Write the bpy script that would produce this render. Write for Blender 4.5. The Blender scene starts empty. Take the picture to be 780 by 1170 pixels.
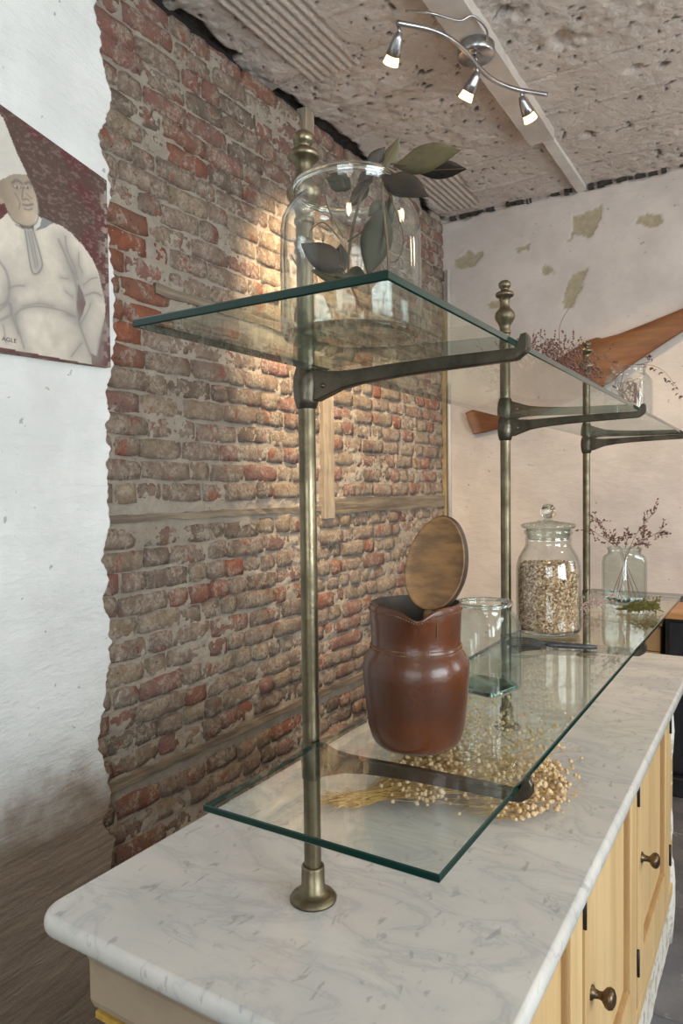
import bpy, bmesh, math, random
import numpy as np
from mathutils import Vector, Matrix
sc = bpy.context.scene
COL = sc.collection
# ------------------------------------------------------------------ camera, world, lights, exposure
# world axes: X across the counter (towards the customer side), Y along it away from the camera, Z up; z = 0 is the marble top
cam_d = bpy.data.cameras.new('camera'); cam = bpy.data.objects.new('camera', cam_d); COL.objects.link(cam)
cam_d.sensor_fit = 'VERTICAL'; cam_d.sensor_height = 24.0; cam_d.lens = 808.09 / 1170 * 24.0
cam_d.clip_start = 0.02
yaw, pitch, roll = 0.5545, -0.0322, -0.0118
fwd = Vector((-math.sin(yaw)*math.cos(pitch), math.cos(yaw)*math.cos(pitch), math.sin(pitch)))
rt = Vector((math.cos(yaw), math.sin(yaw), 0)); up = rt.cross(fwd)
r2 = rt*math.cos(roll) + up*math.sin(roll); u2 = -rt*math.sin(roll) + up*math.cos(roll)
M = Matrix(((r2.x, u2.x, -fwd.x, 0.529), (r2.y, u2.y, -fwd.y, -0.7706), (r2.z, u2.z, -fwd.z, 0.55), (0, 0, 0, 1)))
cam.matrix_world = M
sc.camera = cam
sc.view_settings.view_transform = 'Standard'; sc.view_settings.look = 'None'; sc.view_settings.gamma = 1
sc.view_settings.use_curve_mapping = False
sc.view_settings.exposure = 0.0
sc.cycles.transparent_max_bounces = 32; sc.cycles.max_bounces = 10; sc.cycles.diffuse_bounces = 5
sc.cycles.glossy_bounces = 6; sc.cycles.transmission_bounces = 10
world = bpy.data.worlds.new('world'); sc.world = world; world.use_nodes = True
world.node_tree.nodes['Background'].inputs[0].default_value = (0.75, 0.86, 1.0, 1)
world.node_tree.nodes['Background'].inputs[1].default_value = 0.6

def area(name, loc, rot, sx, sy, power, color):
    l = bpy.data.lights.new(name, 'AREA'); l.shape = 'RECTANGLE'; l.size = sx; l.size_y = sy; l.energy = power; l.color = color
    o = bpy.data.objects.new(name, l); COL.objects.link(o); o.location = loc; o.rotation_euler = rot; return o
DAY = (0.88, 0.945, 1.0)
XR, YF = 2.9, -3.0       # right wall, front (street) wall
area('daylight_window_front', (1.45, YF-0.10, 0.85), (math.radians(90), 0, 0), 2.0, 1.5, 62, DAY)
area('daylight_window_side', (XR+0.10, -0.6, 0.85), (math.radians(90), 0, math.radians(90)), 1.9, 1.5, 135, DAY)
area('daylight_window_far', (XR+0.10, 2.0, 0.95), (math.radians(90), 0, math.radians(90)), 1.1, 1.3, 45, DAY)
def glow(name, loc, power):     # unseen warm fill lights added to lift ceiling, bricks and back wall
    l = bpy.data.lights.new(name, 'POINT'); l.energy = power; l.color = (1.0, .80, .58); l.shadow_soft_size = .12
    o = bpy.data.objects.new(name, l); COL.objects.link(o); o.location = loc
glow('warm_fill', (1.5, .9, 1.75), 15); glow('warm_fill', (.9, -1.5, 1.80), 10); glow('warm_fill', (1.4, 2.5, 1.80), 9)

# ------------------------------------------------------------------ helpers
def link(o, parent=None):
    COL.objects.link(o)
    if parent is not None: o.parent = parent
    return o
def tag(o, label=None, cat=None, group=None, kind=None):
    if label: o['label'] = label
    if cat: o['category'] = cat
    if group: o['group'] = group
    if kind: o['kind'] = kind
    return o
def empty(name, loc, label, cat, rz=0.0, group=None):
    o = bpy.data.objects.new(name, None); o.empty_display_size = 0.05; link(o); o.location = loc; o.rotation_euler = (0, 0, rz)
    return tag(o, label, cat, group)
def mesh_obj(name, verts, faces, m, parent=None, smooth=True, local=True):
    me = bpy.data.meshes.new(name)
    me.from_pydata([tuple(v) for v in verts], [], [tuple(f) for f in faces]); me.update()
    if smooth: me.polygons.foreach_set('use_smooth', [True]*len(me.polygons))
    if m: me.materials.append(m)
    return link(bpy.data.objects.new(name, me), parent)
def bm_obj(name, bm, m, parent=None, smooth=False):
    me = bpy.data.meshes.new(name); bmesh.ops.recalc_face_normals(bm, faces=bm.faces[:]); bm.to_mesh(me); bm.free()
    if smooth: me.polygons.foreach_set('use_smooth', [True]*len(me.polygons))
    if m: me.materials.append(m)
    return link(bpy.data.objects.new(name, me), parent)
def add_box(bm, c, s, bevel=0.0, seg=2):
    r = bmesh.ops.create_cube(bm, size=1.0); vs = r['verts']
    for v in vs: v.co = Vector((v.co.x*s[0]+c[0], v.co.y*s[1]+c[1], v.co.z*s[2]+c[2]))
    if bevel > 0:
        es = list({e for v in vs for e in v.link_edges})
        bmesh.ops.bevel(bm, geom=es, offset=bevel, segments=seg, affect='EDGES', profile=0.6)
def box(name, lo, hi, m, parent=None, bevel=0.0, seg=2):
    bm = bmesh.new(); add_box(bm, [(a+b)/2 for a, b in zip(lo, hi)], [abs(b-a) for a, b in zip(lo, hi)], bevel, seg)
    return bm_obj(name, bm, m, parent)
def lathe_geo(prof, n=40, c=(0, 0, 0), sq=0.0, rot=0.0, close=False, fn=None):
    """prof: (r, z[, squareness]); returns verts, faces (open surface of revolution, poles when r = 0)"""
    V, Fc = [], []; rows = []
    for p in prof:
        r, z = p[0], p[1]; s = p[2] if len(p) > 2 else sq
        row = []
        if r <= 1e-6:
            row = [len(V)]*n; V.append((c[0], c[1], c[2]+z))
        else:
            for i in range(n):
                a = 2*math.pi*i/n; ca, sa = math.cos(a), math.sin(a)
                e = 1.0
                if s > 0:
                    k = 2 + s*6
                    e = (abs(ca)**k + abs(sa)**k)**(-1.0/k)
                x, y = r*e*ca, r*e*sa; zz = z
                if fn: x, y, zz = fn(x, y, zz, a)
                xr = x*math.cos(rot)-y*math.sin(rot); yr = x*math.sin(rot)+y*math.cos(rot)
                row.append(len(V)); V.append((c[0]+xr, c[1]+yr, c[2]+zz))
        rows.append(row)
    for a, b in zip(rows[:-1], rows[1:]):
        for i in range(n):
            j = (i+1) % n; q = [a[i], a[j], b[j], b[i]]
            u = []
            for t in q:
                if t not in u: u.append(t)
            if len(u) >= 3: Fc.append(u)
    return V, Fc
def lathe(name, prof, m, parent=None, **k):
    V, Fc = lathe_geo(prof, **k); return mesh_obj(name, V, Fc, m, parent)
def tube_geo(pts, rad, n=8, V=None, Fc=None, caps=True):
    V = [] if V is None else V; Fc = [] if Fc is None else Fc
    pts = [Vector(p) for p in pts]; rads = rad if isinstance(rad, (list, tuple)) else [rad]*len(pts)
    prev = None; rows = []
    for i, p in enumerate(pts):
        t = (pts[min(i+1, len(pts)-1)] - pts[max(i-1, 0)]).normalized()
        if prev is None:
            a = Vector((0, 0, 1)) if abs(t.z) < 0.9 else Vector((1, 0, 0)); nrm = t.cross(a).normalized()
        else:
            nrm = prev - t*prev.dot(t); nrm = nrm.normalized() if nrm.length > 1e-6 else t.orthogonal().normalized()
        prev = nrm; b = t.cross(nrm); row = []
        for k in range(n):
            a = 2*math.pi*k/n; row.append(len(V)); V.append(tuple(p + (nrm*math.cos(a)+b*math.sin(a))*rads[i]))
        rows.append(row)
    for r0, r1 in zip(rows[:-1], rows[1:]):
        for k in range(n): Fc.append((r0[k], r0[(k+1) % n], r1[(k+1) % n], r1[k]))
    if caps: Fc.append(tuple(reversed(rows[0]))); Fc.append(tuple(rows[-1]))
    return V, Fc
def tube(name, pts, rad, m, parent=None, n=10):
    V, Fc = tube_geo(pts, rad, n); return mesh_obj(name, V, Fc, m, parent)
def spline(pts, k=8):
    P = [Vector(p) for p in pts]; out = []
    for i in range(len(P)-1):
        p0, p1, p2, p3 = P[max(i-1, 0)], P[i], P[i+1], P[min(i+2, len(P)-1)]
        for j in range(k):
            t = j/k; out.append(0.5*((2*p1)+(-p0+p2)*t+(2*p0-5*p1+4*p2-p3)*t*t+(-p0+3*p1-3*p2+p3)*t**3))
    out.append(P[-1]); return out
def vnoise(x, y, seed):
    rng = np.random.RandomState(seed); T = rng.rand(256, 256)
    xi = np.floor(x).astype(int); yi = np.floor(y).astype(int); fx = x-xi; fy = y-yi
    fx = fx*fx*(3-2*fx); fy = fy*fy*(3-2*fy)
    g = lambda a, b: T[a % 256, b % 256]
    return (g(xi, yi)*(1-fx)+g(xi+1, yi)*fx)*(1-fy)+(g(xi, yi+1)*(1-fx)+g(xi+1, yi+1)*fx)*fy
def fbm(x, y, scale, seed, octv=4):
    s = 0; a = 0.5; t = 0
    for o in range(octv):
        s = s + a*vnoise(x*scale*2**o+17.3*o, y*scale*2**o+9.1*o, seed+o); t += a; a *= 0.5
    return s/t - 0.5
def grid(name, P, m, parent=None, attr=None, flip=False, color=None):
    nv, nu = P.shape[:2]
    idx = np.arange(nv*nu).reshape(nv, nu)
    q = np.stack([idx[:-1, :-1], idx[:-1, 1:], idx[1:, 1:], idx[1:, :-1]], -1).reshape(-1, 4)
    if flip: q = q[:, ::-1]
    me = bpy.data.meshes.new(name)
    me.vertices.add(nv*nu); me.vertices.foreach_set('co', P.reshape(-1).astype(np.float32))
    me.loops.add(q.size); me.loops.foreach_set('vertex_index', q.reshape(-1).astype(np.int32))
    me.polygons.add(len(q)); me.polygons.foreach_set('loop_start', np.arange(0, q.size, 4, dtype=np.int32))
    me.update(calc_edges=True); me.polygons.foreach_set('use_smooth', np.ones(len(q), dtype=bool))
    if attr is not None:
        a = me.attributes.new('mask', 'FLOAT', 'POINT'); a.data.foreach_set('value', attr.reshape(-1).astype(np.float32))
    if color is not None:
        a = me.color_attributes.new('paint', 'FLOAT_COLOR', 'POINT')
        c4 = np.concatenate([color, np.ones(color.shape[:2]+(1,))], -1); a.data.foreach_set('color', c4.reshape(-1).astype(np.float32))
    me.validate()
    if m: me.materials.append(m)
    return link(bpy.data.objects.new(name, me), parent)

# ------------------------------------------------------------------ materials
class N:
    def __init__(s, name):
        s.m = bpy.data.materials.new(name); s.m.use_nodes = True; s.t = s.m.node_tree; s.t.nodes.clear()
        s.out = s.t.nodes.new('ShaderNodeOutputMaterial')
    def n(s, ty, **k):
        nd = s.t.nodes.new('ShaderNode'+ty)
        for a, b in k.items():
            if a.startswith('i_'):
                key = a[2:]; key = int(key) if key.isdigit() else key.replace('_', ' ')
                s.put(nd.inputs[key], b)
            else: setattr(nd, a, b)
        return nd
    def put(s, inp, v):
        if isinstance(v, bpy.types.NodeSocket): s.t.links.new(v, inp)
        else: inp.default_value = v if not (isinstance(v, (tuple, list)) and len(v) == 3 and inp.type == 'RGBA') else (*v, 1)
    def pos(s): return s.n('NewGeometry').outputs['Position']
    def noise(s, scale, detail=4, vec=None, stretch=None, rough=0.6, dist=0.0):
        v = vec if vec is not None else s.pos()
        if stretch: v = s.n('Mapping', i_Vector=v, i_Scale=stretch).outputs[0]
        return s.n('TexNoise', i_Vector=v, i_Scale=float(scale), i_Detail=float(detail), i_Roughness=rough, i_Distortion=float(dist)).outputs[0]
    def ramp(s, f, stops):
        r = s.n('ValToRGB', i_Fac=f); e = r.color_ramp.elements
        while len(e) < len(stops): e.new(0.5)
        for el, (p, c) in zip(e, stops): el.position = p; el.color = (*c, 1) if len(c) == 3 else c
        return r.outputs[0]
    def mix(s, f, a, b, mode='MIX'):
        x = s.n('MixRGB', blend_type=mode); s.put(x.inputs[0], f); s.put(x.inputs[1], a); s.put(x.inputs[2], b); return x.outputs[0]
    def math(s, op, a, b=0.0, clamp=False):
        x = s.n('Math', operation=op, use_clamp=clamp); s.put(x.inputs[0], a); s.put(x.inputs[1], b); return x.outputs[0]
    def smooth(s, f, lo, hi):
        x = s.n('MapRange', i_Value=f, interpolation_type='SMOOTHSTEP'); x.inputs[1].default_value = lo; x.inputs[2].default_value = hi; return x.outputs[0]
    def bump(s, h, strength, dist=0.01, nrm=None):
        b = s.n('Bump', i_Height=h, i_Strength=float(strength), i_Distance=float(dist))
        if nrm is not None: s.put(b.inputs['Normal'], nrm)
        return b.outputs[0]
    def bsdf(s, color, rough=0.8, metal=0.0, nrm=None, **k):
        p = s.n('BsdfPrincipled'); s.put(p.inputs['Base Color'], color); s.put(p.inputs['Roughness'], rough); s.put(p.inputs['Metallic'], metal)
        if nrm is not None: s.put(p.inputs['Normal'], nrm)
        for a, b in k.items(): s.put(p.inputs[a.replace('_', ' ')], b)
        s.t.links.new(p.outputs[0], s.out.inputs[0]); return s.m
def pbr(name, c1, c2, scale=8, rough=0.7, metal=0.0, bump=0.2, bscale=60, stretch=None, lo=0.35, hi=0.65, rvar=0.0, obj=False, dist=0.004, **k):
    s = N(name); v = s.n('TexCoord').outputs['Object'] if obj else s.pos()
    f = s.smooth(s.noise(scale, 5, v, stretch), lo, hi)
    col = s.mix(f, c1, c2); h = s.noise(bscale, 4, v, stretch)
    r = rough if not rvar else s.math('ADD', s.math('MULTIPLY', f, rvar), rough)
    return s.bsdf(col, r, metal, s.bump(h, bump, dist), **k)

# bricks: each tone partly dusted with lime and mortar
def brick_mat(name, c, c2, dust, chip=.0):
    s = N(name)
    f = s.noise(22, 5); col = s.mix(s.smooth(f, .35, .65), c, c2)
    rnd = s.n('ObjectInfo').outputs['Random']
    col = s.mix(s.math('MULTIPLY', rnd, .45), col, (.22, .17, .135))
    if chip:     # chipped faces showing the red body of the brick
        cf = s.smooth(s.math('ADD', s.noise(13, 6, rough=.6, dist=.5), s.math('MULTIPLY', rnd, .10)), .70-chip, .74-chip); col = s.mix(s.math('MULTIPLY', cf, .85), col, s.mix(rnd, (.42, .125, .065), (.30, .12, .09)))
    d = s.smooth(s.noise(15, 9, dist=.8, rough=.68), .60-dust*.30, .70-dust*.22)
    d2 = s.smooth(s.noise(90, 4), .35, .6)
    col = s.mix(s.math('MULTIPLY', s.math('MULTIPLY', d, d2), .85), col, (.56, .475, .39))
    col = s.mix(s.math('MULTIPLY', s.smooth(s.noise(75, 5, rough=.7), .45, .7), .35), col, (.12, .085, .065))
    pit = s.smooth(s.noise(55, 6, rough=.8), .33, .42); col = s.mix(pit, (.05, .035, .03), col)
    h = s.math('ADD', s.noise(45, 8, rough=.75), s.math('MULTIPLY', s.noise(190, 3), .4))
    return s.bsdf(col, .92, 0, s.bump(h, 1.0, .022))
BR = {'grey': brick_mat('brick_greybrown', (.42, .305, .235), (.28, .195, .15), .60, .075),
      'tan': brick_mat('brick_tan', (.48, .36, .255), (.35, .255, .175), .58, .05),
      'dark': brick_mat('brick_dark', (.19, .14, .11), (.30, .22, .17), .5, .07),
      'pink': brick_mat('brick_purple_red', (.40, .165, .13), (.33, .18, .15), .50),
      'red': brick_mat('brick_red', (.44, .14, .08), (.34, .145, .10), .48),
      'bright': brick_mat('brick_bright_red', (.44, .14, .07), (.32, .11, .065), .32)}
def mortar_mat():
    s = N('lime_mortar')
    col = s.mix(s.smooth(s.noise(9, 5), .35, .65), (.70, .61, .51), (.58, .495, .41))
    col = s.mix(s.smooth(s.noise(50, 6, rough=.85), .32, .42), (.16, .125, .10), col)
    m = s.n('Attribute', attribute_name='mask').outputs['Fac']
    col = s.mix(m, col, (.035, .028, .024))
    h = s.math('ADD', s.noise(55, 8, rough=.78), s.math('MULTIPLY', s.noise(220, 3), .4))
    return s.bsdf(col, .95, 0, s.bump(h, 1.0, .022))
MORTAR = mortar_mat()
def plaster_mat(name, c1, c2, patch=None, trowel=(6, 1.5, 60), low_shade=None, bump=.55):
    s = N(name)
    col = s.mix(s.smooth(s.noise(3.5, 6), .35, .65), c1, c2)
    line = s.noise(9, 6, stretch=(1, trowel[1]/6, 7), rough=.7)
    col = s.mix(s.math('MULTIPLY', s.smooth(line, .62, .72), .25), col, (.45, .40, .36))
    speck = s.smooth(s.noise(38, 3, rough=.4), .72, .76); col = s.mix(s.math('MULTIPLY', speck, .55), col, (.20, .18, .16))
    m = s.n('Attribute', attribute_name='mask').outputs['Fac']
    if patch: col = s.mix(m, col, s.mix(s.smooth(s.noise(40, 5), .35, .65), patch, (.36, .31, .22)))
    if low_shade:  # shadow behind the counter, painted as streaky brown into the lower plaster
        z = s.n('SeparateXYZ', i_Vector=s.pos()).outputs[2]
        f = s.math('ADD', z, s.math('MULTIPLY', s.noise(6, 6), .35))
        f = s.smooth(f, low_shade[0], low_shade[1])
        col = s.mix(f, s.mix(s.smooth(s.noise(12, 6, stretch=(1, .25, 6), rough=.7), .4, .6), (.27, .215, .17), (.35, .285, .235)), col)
    h = s.math('ADD', s.math('MULTIPLY', s.noise(10, 8, stretch=(1, .7, 1.9), rough=.62), 1.0), s.math('MULTIPLY', s.noise(120, 4), .10))
    return s.bsdf(col, .72, 0, s.bump(h, bump, .028))
PLASTER_L = plaster_mat('white_painted_plaster', (.80, .81, .81), (.70, .71, .71), low_shade=(-.22, -.02))
PLASTER_B = plaster_mat('pale_pink_plaster', (.64, .58, .55), (.55, .495, .465), patch=(.43, .38, .27), bump=.28)
PLASTER_R = plaster_mat('cream_plaster', (.55, .51, .46), (.48, .44, .40))
def ceiling_mat():
    s = N('rough_painted_concrete')
    col = s.mix(s.smooth(s.noise(5, 6), .3, .7), (.70, .62, .57), (.60, .53, .48))
    cl = s.math('MULTIPLY', s.smooth(s.noise(4, 4), .40, .62), .07); pit = s.smooth(s.math('SUBTRACT', s.noise(48, 5, rough=.62), cl), .225, .265); col = s.mix(pit, (.13, .10, .085), col)
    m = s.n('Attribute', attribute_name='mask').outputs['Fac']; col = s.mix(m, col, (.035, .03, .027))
    h = s.math('ADD', s.noise(30, 9, rough=.7), s.math('MULTIPLY', pit, .35))
    return s.bsdf(col, .9, 0, s.bump(h, .9, .024))
CEIL = ceiling_mat()
def marble_mat():
    s = N('carrara_marble')
    w = s.noise(5.0, 8, stretch=(1.0, 2.2, 1), dist=.9, rough=.6)
    vein = s.ramp(w, [(0.40, (.56, .53, .495)), (.475, (.52, .50, .47)), (.50, (.45, .44, .425)), (.525, (.52, .50, .47)), (.62, (.59, .565, .53))])
    cl = s.smooth(s.noise(3.2, 5, dist=.8), .42, .68); col = s.mix(s.math('MULTIPLY', cl, .35), vein, (.43, .435, .44))
    sp = s.smooth(s.noise(36, 5, stretch=(1.5, .8, 1), rough=.6, dist=.6), .59, .69); col = s.mix(s.math('MULTIPLY', sp, .55), col, (.27, .27, .26))
    st = s.smooth(s.noise(4.1, 3), .60, .78); col = s.mix(s.math('MULTIPLY', st, .35), col, (.52, .42, .28))
    r = s.math('ADD', s.math('MULTIPLY', s.noise(30, 3), .12), .17)
    return s.bsdf(col, r, 0, s.bump(s.noise(8, 2), .03, .01))
MARBLE = marble_mat()
def thin_glass(name, clear=(.97, .985, .975), edge=(.45, .62, .56), power=4.0):
    """a pane too thin to bend light: Fresnel mix of clear transmission and mirror reflection, absorbing more when seen edge-on"""
    s = N(name); g = s.n('NewGeometry')
    d = s.n('VectorMath', operation='DOT_PRODUCT'); s.put(d.inputs[0], g.outputs['Incoming']); s.put(d.inputs[1], g.outputs['Normal'])
    c = s.math('ABSOLUTE', d.outputs['Value']); ic = s.math('SUBTRACT', 1.0, c, True)
    fr = s.math('ADD', s.math('MULTIPLY', s.math('POWER', ic, 5.0), .96), .04, True)
    tint = s.mix(s.math('POWER', ic, power), clear, edge)
    tr = s.n('BsdfTransparent'); s.put(tr.inputs[0], tint)
    gl = s.n('BsdfGlossy'); s.put(gl.inputs[0], (1, 1, 1)); gl.inputs['Roughness'].default_value = 0.0
    mx = s.n('MixShader'); s.put(mx.inputs[0], fr); s.t.links.new(tr.outputs[0], mx.inputs[1]); s.t.links.new(gl.outputs[0], mx.inputs[2])
    s.t.links.new(mx.outputs[0], s.out.inputs[0]); return s.m
PANE = thin_glass('clear_sheet_glass', (.965, .985, .975), (.82, .92, .88), 3)
JARG = thin_glass('clear_jar_glass', (.975, .985, .98), (.20, .28, .26), 4.5)
JARG2 = thin_glass('greenish_jar_glass', (.94, .965, .955), (.34, .46, .42), 3)
def solid_glass(name, c):
    s = N(name); return s.bsdf(c, 0.02, 0, None, Transmission_Weight=1.0, IOR=1.5)
SOLIDG = solid_glass('thick_clear_glass', (.93, .97, .95)); SOLIDG2 = solid_glass('thick_green_glass', (.55, .80, .70))
def edge_mat():
    s = N('green_glass_edge'); return s.bsdf((.002, .024, .018), .10, 0, None, Specular_IOR_Level=.45, Coat_Weight=.25, Coat_Roughness=.05)
GEDGE = edge_mat()
BRASS = pbr('aged_nickel_brass', (.21, .17, .11), (.115, .093, .058), 14, .30, 1.0, .15, 120, rvar=.22)
BRASS2 = pbr('worn_bracket_metal', (.14, .12, .09), (.075, .065, .05), 20, .36, 1.0, .25, 90, rvar=.2)
STEEL = pbr('brushed_steel', (.50, .50, .52), (.38, .38, .40), 20, .28, 1.0, .08, 200)
LEATHER = pbr('oiled_brown_leather', (.098, .026, .0065), (.052, .0145, .004), 9, .25, 0, .18, 160, rvar=.14, dist=.002, Coat_Weight=.12, Coat_Roughness=.12)
LEATHER_IN = pbr('dark_leather_lining', (.07, .045, .032), (.04, .028, .02), 15, .6, 0, .2, 120)
LEATHER_D = pbr('tan_stitching', (.26, .12, .055), (.14, .055, .022), 160, .5)
LIDW = pbr('worn_brown_lid_face', (.24, .120, .040), (.13, .064, .024), 26, .5, 0, .5, 130, stretch=(1, 1, 3), dist=.002)
LIDE = pbr('dark_lid_rim', (.055, .030, .018), (.035, .02, .013), 20, .4, 0, .2, 100)
PINE = pbr('stripped_pine', (.72, .50, .25), (.58, .38, .175), 3.2, .5, 0, .25, 22, stretch=(5, 5, .45), dist=.002, lo=.3, hi=.7)
PINE_D = pbr('darker_pine_moulding', (.44, .27, .12), (.36, .21, .09), 5, .55, 0, .2, 25, stretch=(5, 5, .45))
CREAMW = pbr('old_cream_paint', (.34, .26, .18), (.27, .20, .14), 7, .5, 0, .15, 50)
YELLOWW = pbr('ochre_paint', (.48, .30, .05), (.32, .18, .03), 30, .5)
FLAKY = pbr('flaking_white_paint', (.74, .70, .64), (.50, .40, .30), 26, .8, 0, .7, 70, lo=.5, hi=.62, dist=.006)
IRON = pbr('black_iron', (.03, .028, .026), (.05, .045, .04), 40, .5, .6)
KNOBM = pbr('bronzed_knob', (.16, .11, .065), (.09, .06, .035), 40, .32, .85)
TIMBER = pbr('grey_timber', (.27, .215, .155), (.13, .10, .078), 9, .85, 0, .7, 30, stretch=(1, .3, 4), dist=.006)
TIMBERV = pbr('limewashed_post', (.42, .345, .26), (.28, .22, .16), 9, .85, 0, .7, 30, stretch=(4, 4, .4), dist=.006)
BEAM = pbr('painted_beam', (.58, .53, .49), (.48, .43, .395), 6, .6, 0, .2, 40)
PIPE = pbr('white_pipe_paint', (.66, .63, .60), (.58, .55, .52), 10, .45)
WOODTRIM = pbr('yellowed_trim', (.38, .29, .16), (.28, .21, .11), 10, .6)
PROP = pbr('varnished_walnut', (.22, .088, .030), (.145, .055, .020), 3, .5, 0, .05, 30, stretch=(1.2, 1, 9), obj=True)
BLACKW = pbr('black_painted_wood', (.007, .007, .009), (.012, .012, .015), 10, .5)
TOPW = pbr('orange_wood_top', (.50, .26, .10), (.38, .18, .07), 5, .42, 0, .1, 20, stretch=(.5, 6, 6))
CRATEW = pbr('tan_boards', (.44, .29, .14), (.34, .21, .10), 5, .6, 0, .2, 20, stretch=(6, 6, .6))
def floor_mat():
    s = N('slate_floor')
    col = s.mix(s.smooth(s.noise(6, 6), .35, .65), (.10, .10, .112), (.16, .155, .16))
    sc_ = s.smooth(s.noise(14, 8, rough=.75, dist=.7), .60, .70); col = s.mix(s.math('MULTIPLY', sc_, .6), col, (.50, .50, .52))
    return s.bsdf(col, s.math('ADD', s.math('MULTIPLY', s.noise(9, 4), .3), .25), 0, s.bump(s.noise(20, 6), .25, .01))
FLOOR = floor_mat()
LEAFM = [pbr('leaf_dark_green', (.030, .031, .016), (.048, .044, .024), 30, .7, 0, .2, 90),
         pbr('leaf_dark_brown', (.042, .028, .017), (.024, .018, .013), 30, .7, 0, .2, 90),
         pbr('leaf_olive', (.15, .118, .052), (.10, .080, .036), 24, .7, 0, .2, 90)]
TWIG = pbr('brown_twig', (.16, .10, .055), (.10, .06, .035), 60, .7)
TWIGP = pbr('purple_brown_sprig', (.22, .105, .075), (.13, .062, .048), 80, .8)
STRAW = pbr('golden_straw', (.56, .34, .10), (.42, .23, .06), 40, .6)
SEED = pbr('cream_seed_head', (.68, .50, .30), (.52, .34, .17), 60, .75, bump=.4, bscale=300)
PALETW = pbr('grey_sprig', (.40, .31, .25), (.28, .20, .16), 60, .8)
MOSS = pbr('olive_moss', (.17, .155, .028), (.10, .09, .02), 70, .85)
BLOSSOM = pbr('dusty_pink_blossom', (.50, .34, .30), (.36, .22, .19), 90, .8)
NYLON = pbr('black_nylon', (.025, .025, .028), (.04, .04, .044), 40, .35)
def oats_mat():
    s = N('rolled_oats'); r = s.n('NewGeometry').outputs['Random Per Island']
    col = s.ramp(r, [(0, (.14, .065, .03)), (.28, (.34, .19, .095)), (.55, (.56, .37, .21)), (.85, (.68, .50, .33)), (1, (.80, .66, .50))])
    return s.bsdf(col, .75)
OATS = oats_mat()
def emit(name, c, e):
    s = N(name); x = s.n('Emission'); s.put(x.inputs[0], c); x.inputs[1].default_value = e; s.t.links.new(x.outputs[0], s.out.inputs[0]); return s.m
BULB = emit('warm_bulb', (1.0, .66, .26), 5)
def paint_mat():
    s = N('oil_painting'); c = s.n('Attribute', attribute_name='paint').outputs['Color']
    col = s.mix(s.math('MULTIPLY', s.smooth(s.noise(60, 4), .4, .65), .06), c, (.20, .17, .15))
    return s.bsdf(col, .55, 0, s.bump(s.noise(160, 4), .2, .002))
PAINTING = paint_mat()
CANVAS = pbr('raw_canvas_edge', (.40, .31, .20), (.15, .10, .06), 40, .85)
LETTER = pbr('signature_paint', (.05, .045, .04), (.07, .06, .05), 30, .6)

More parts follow.
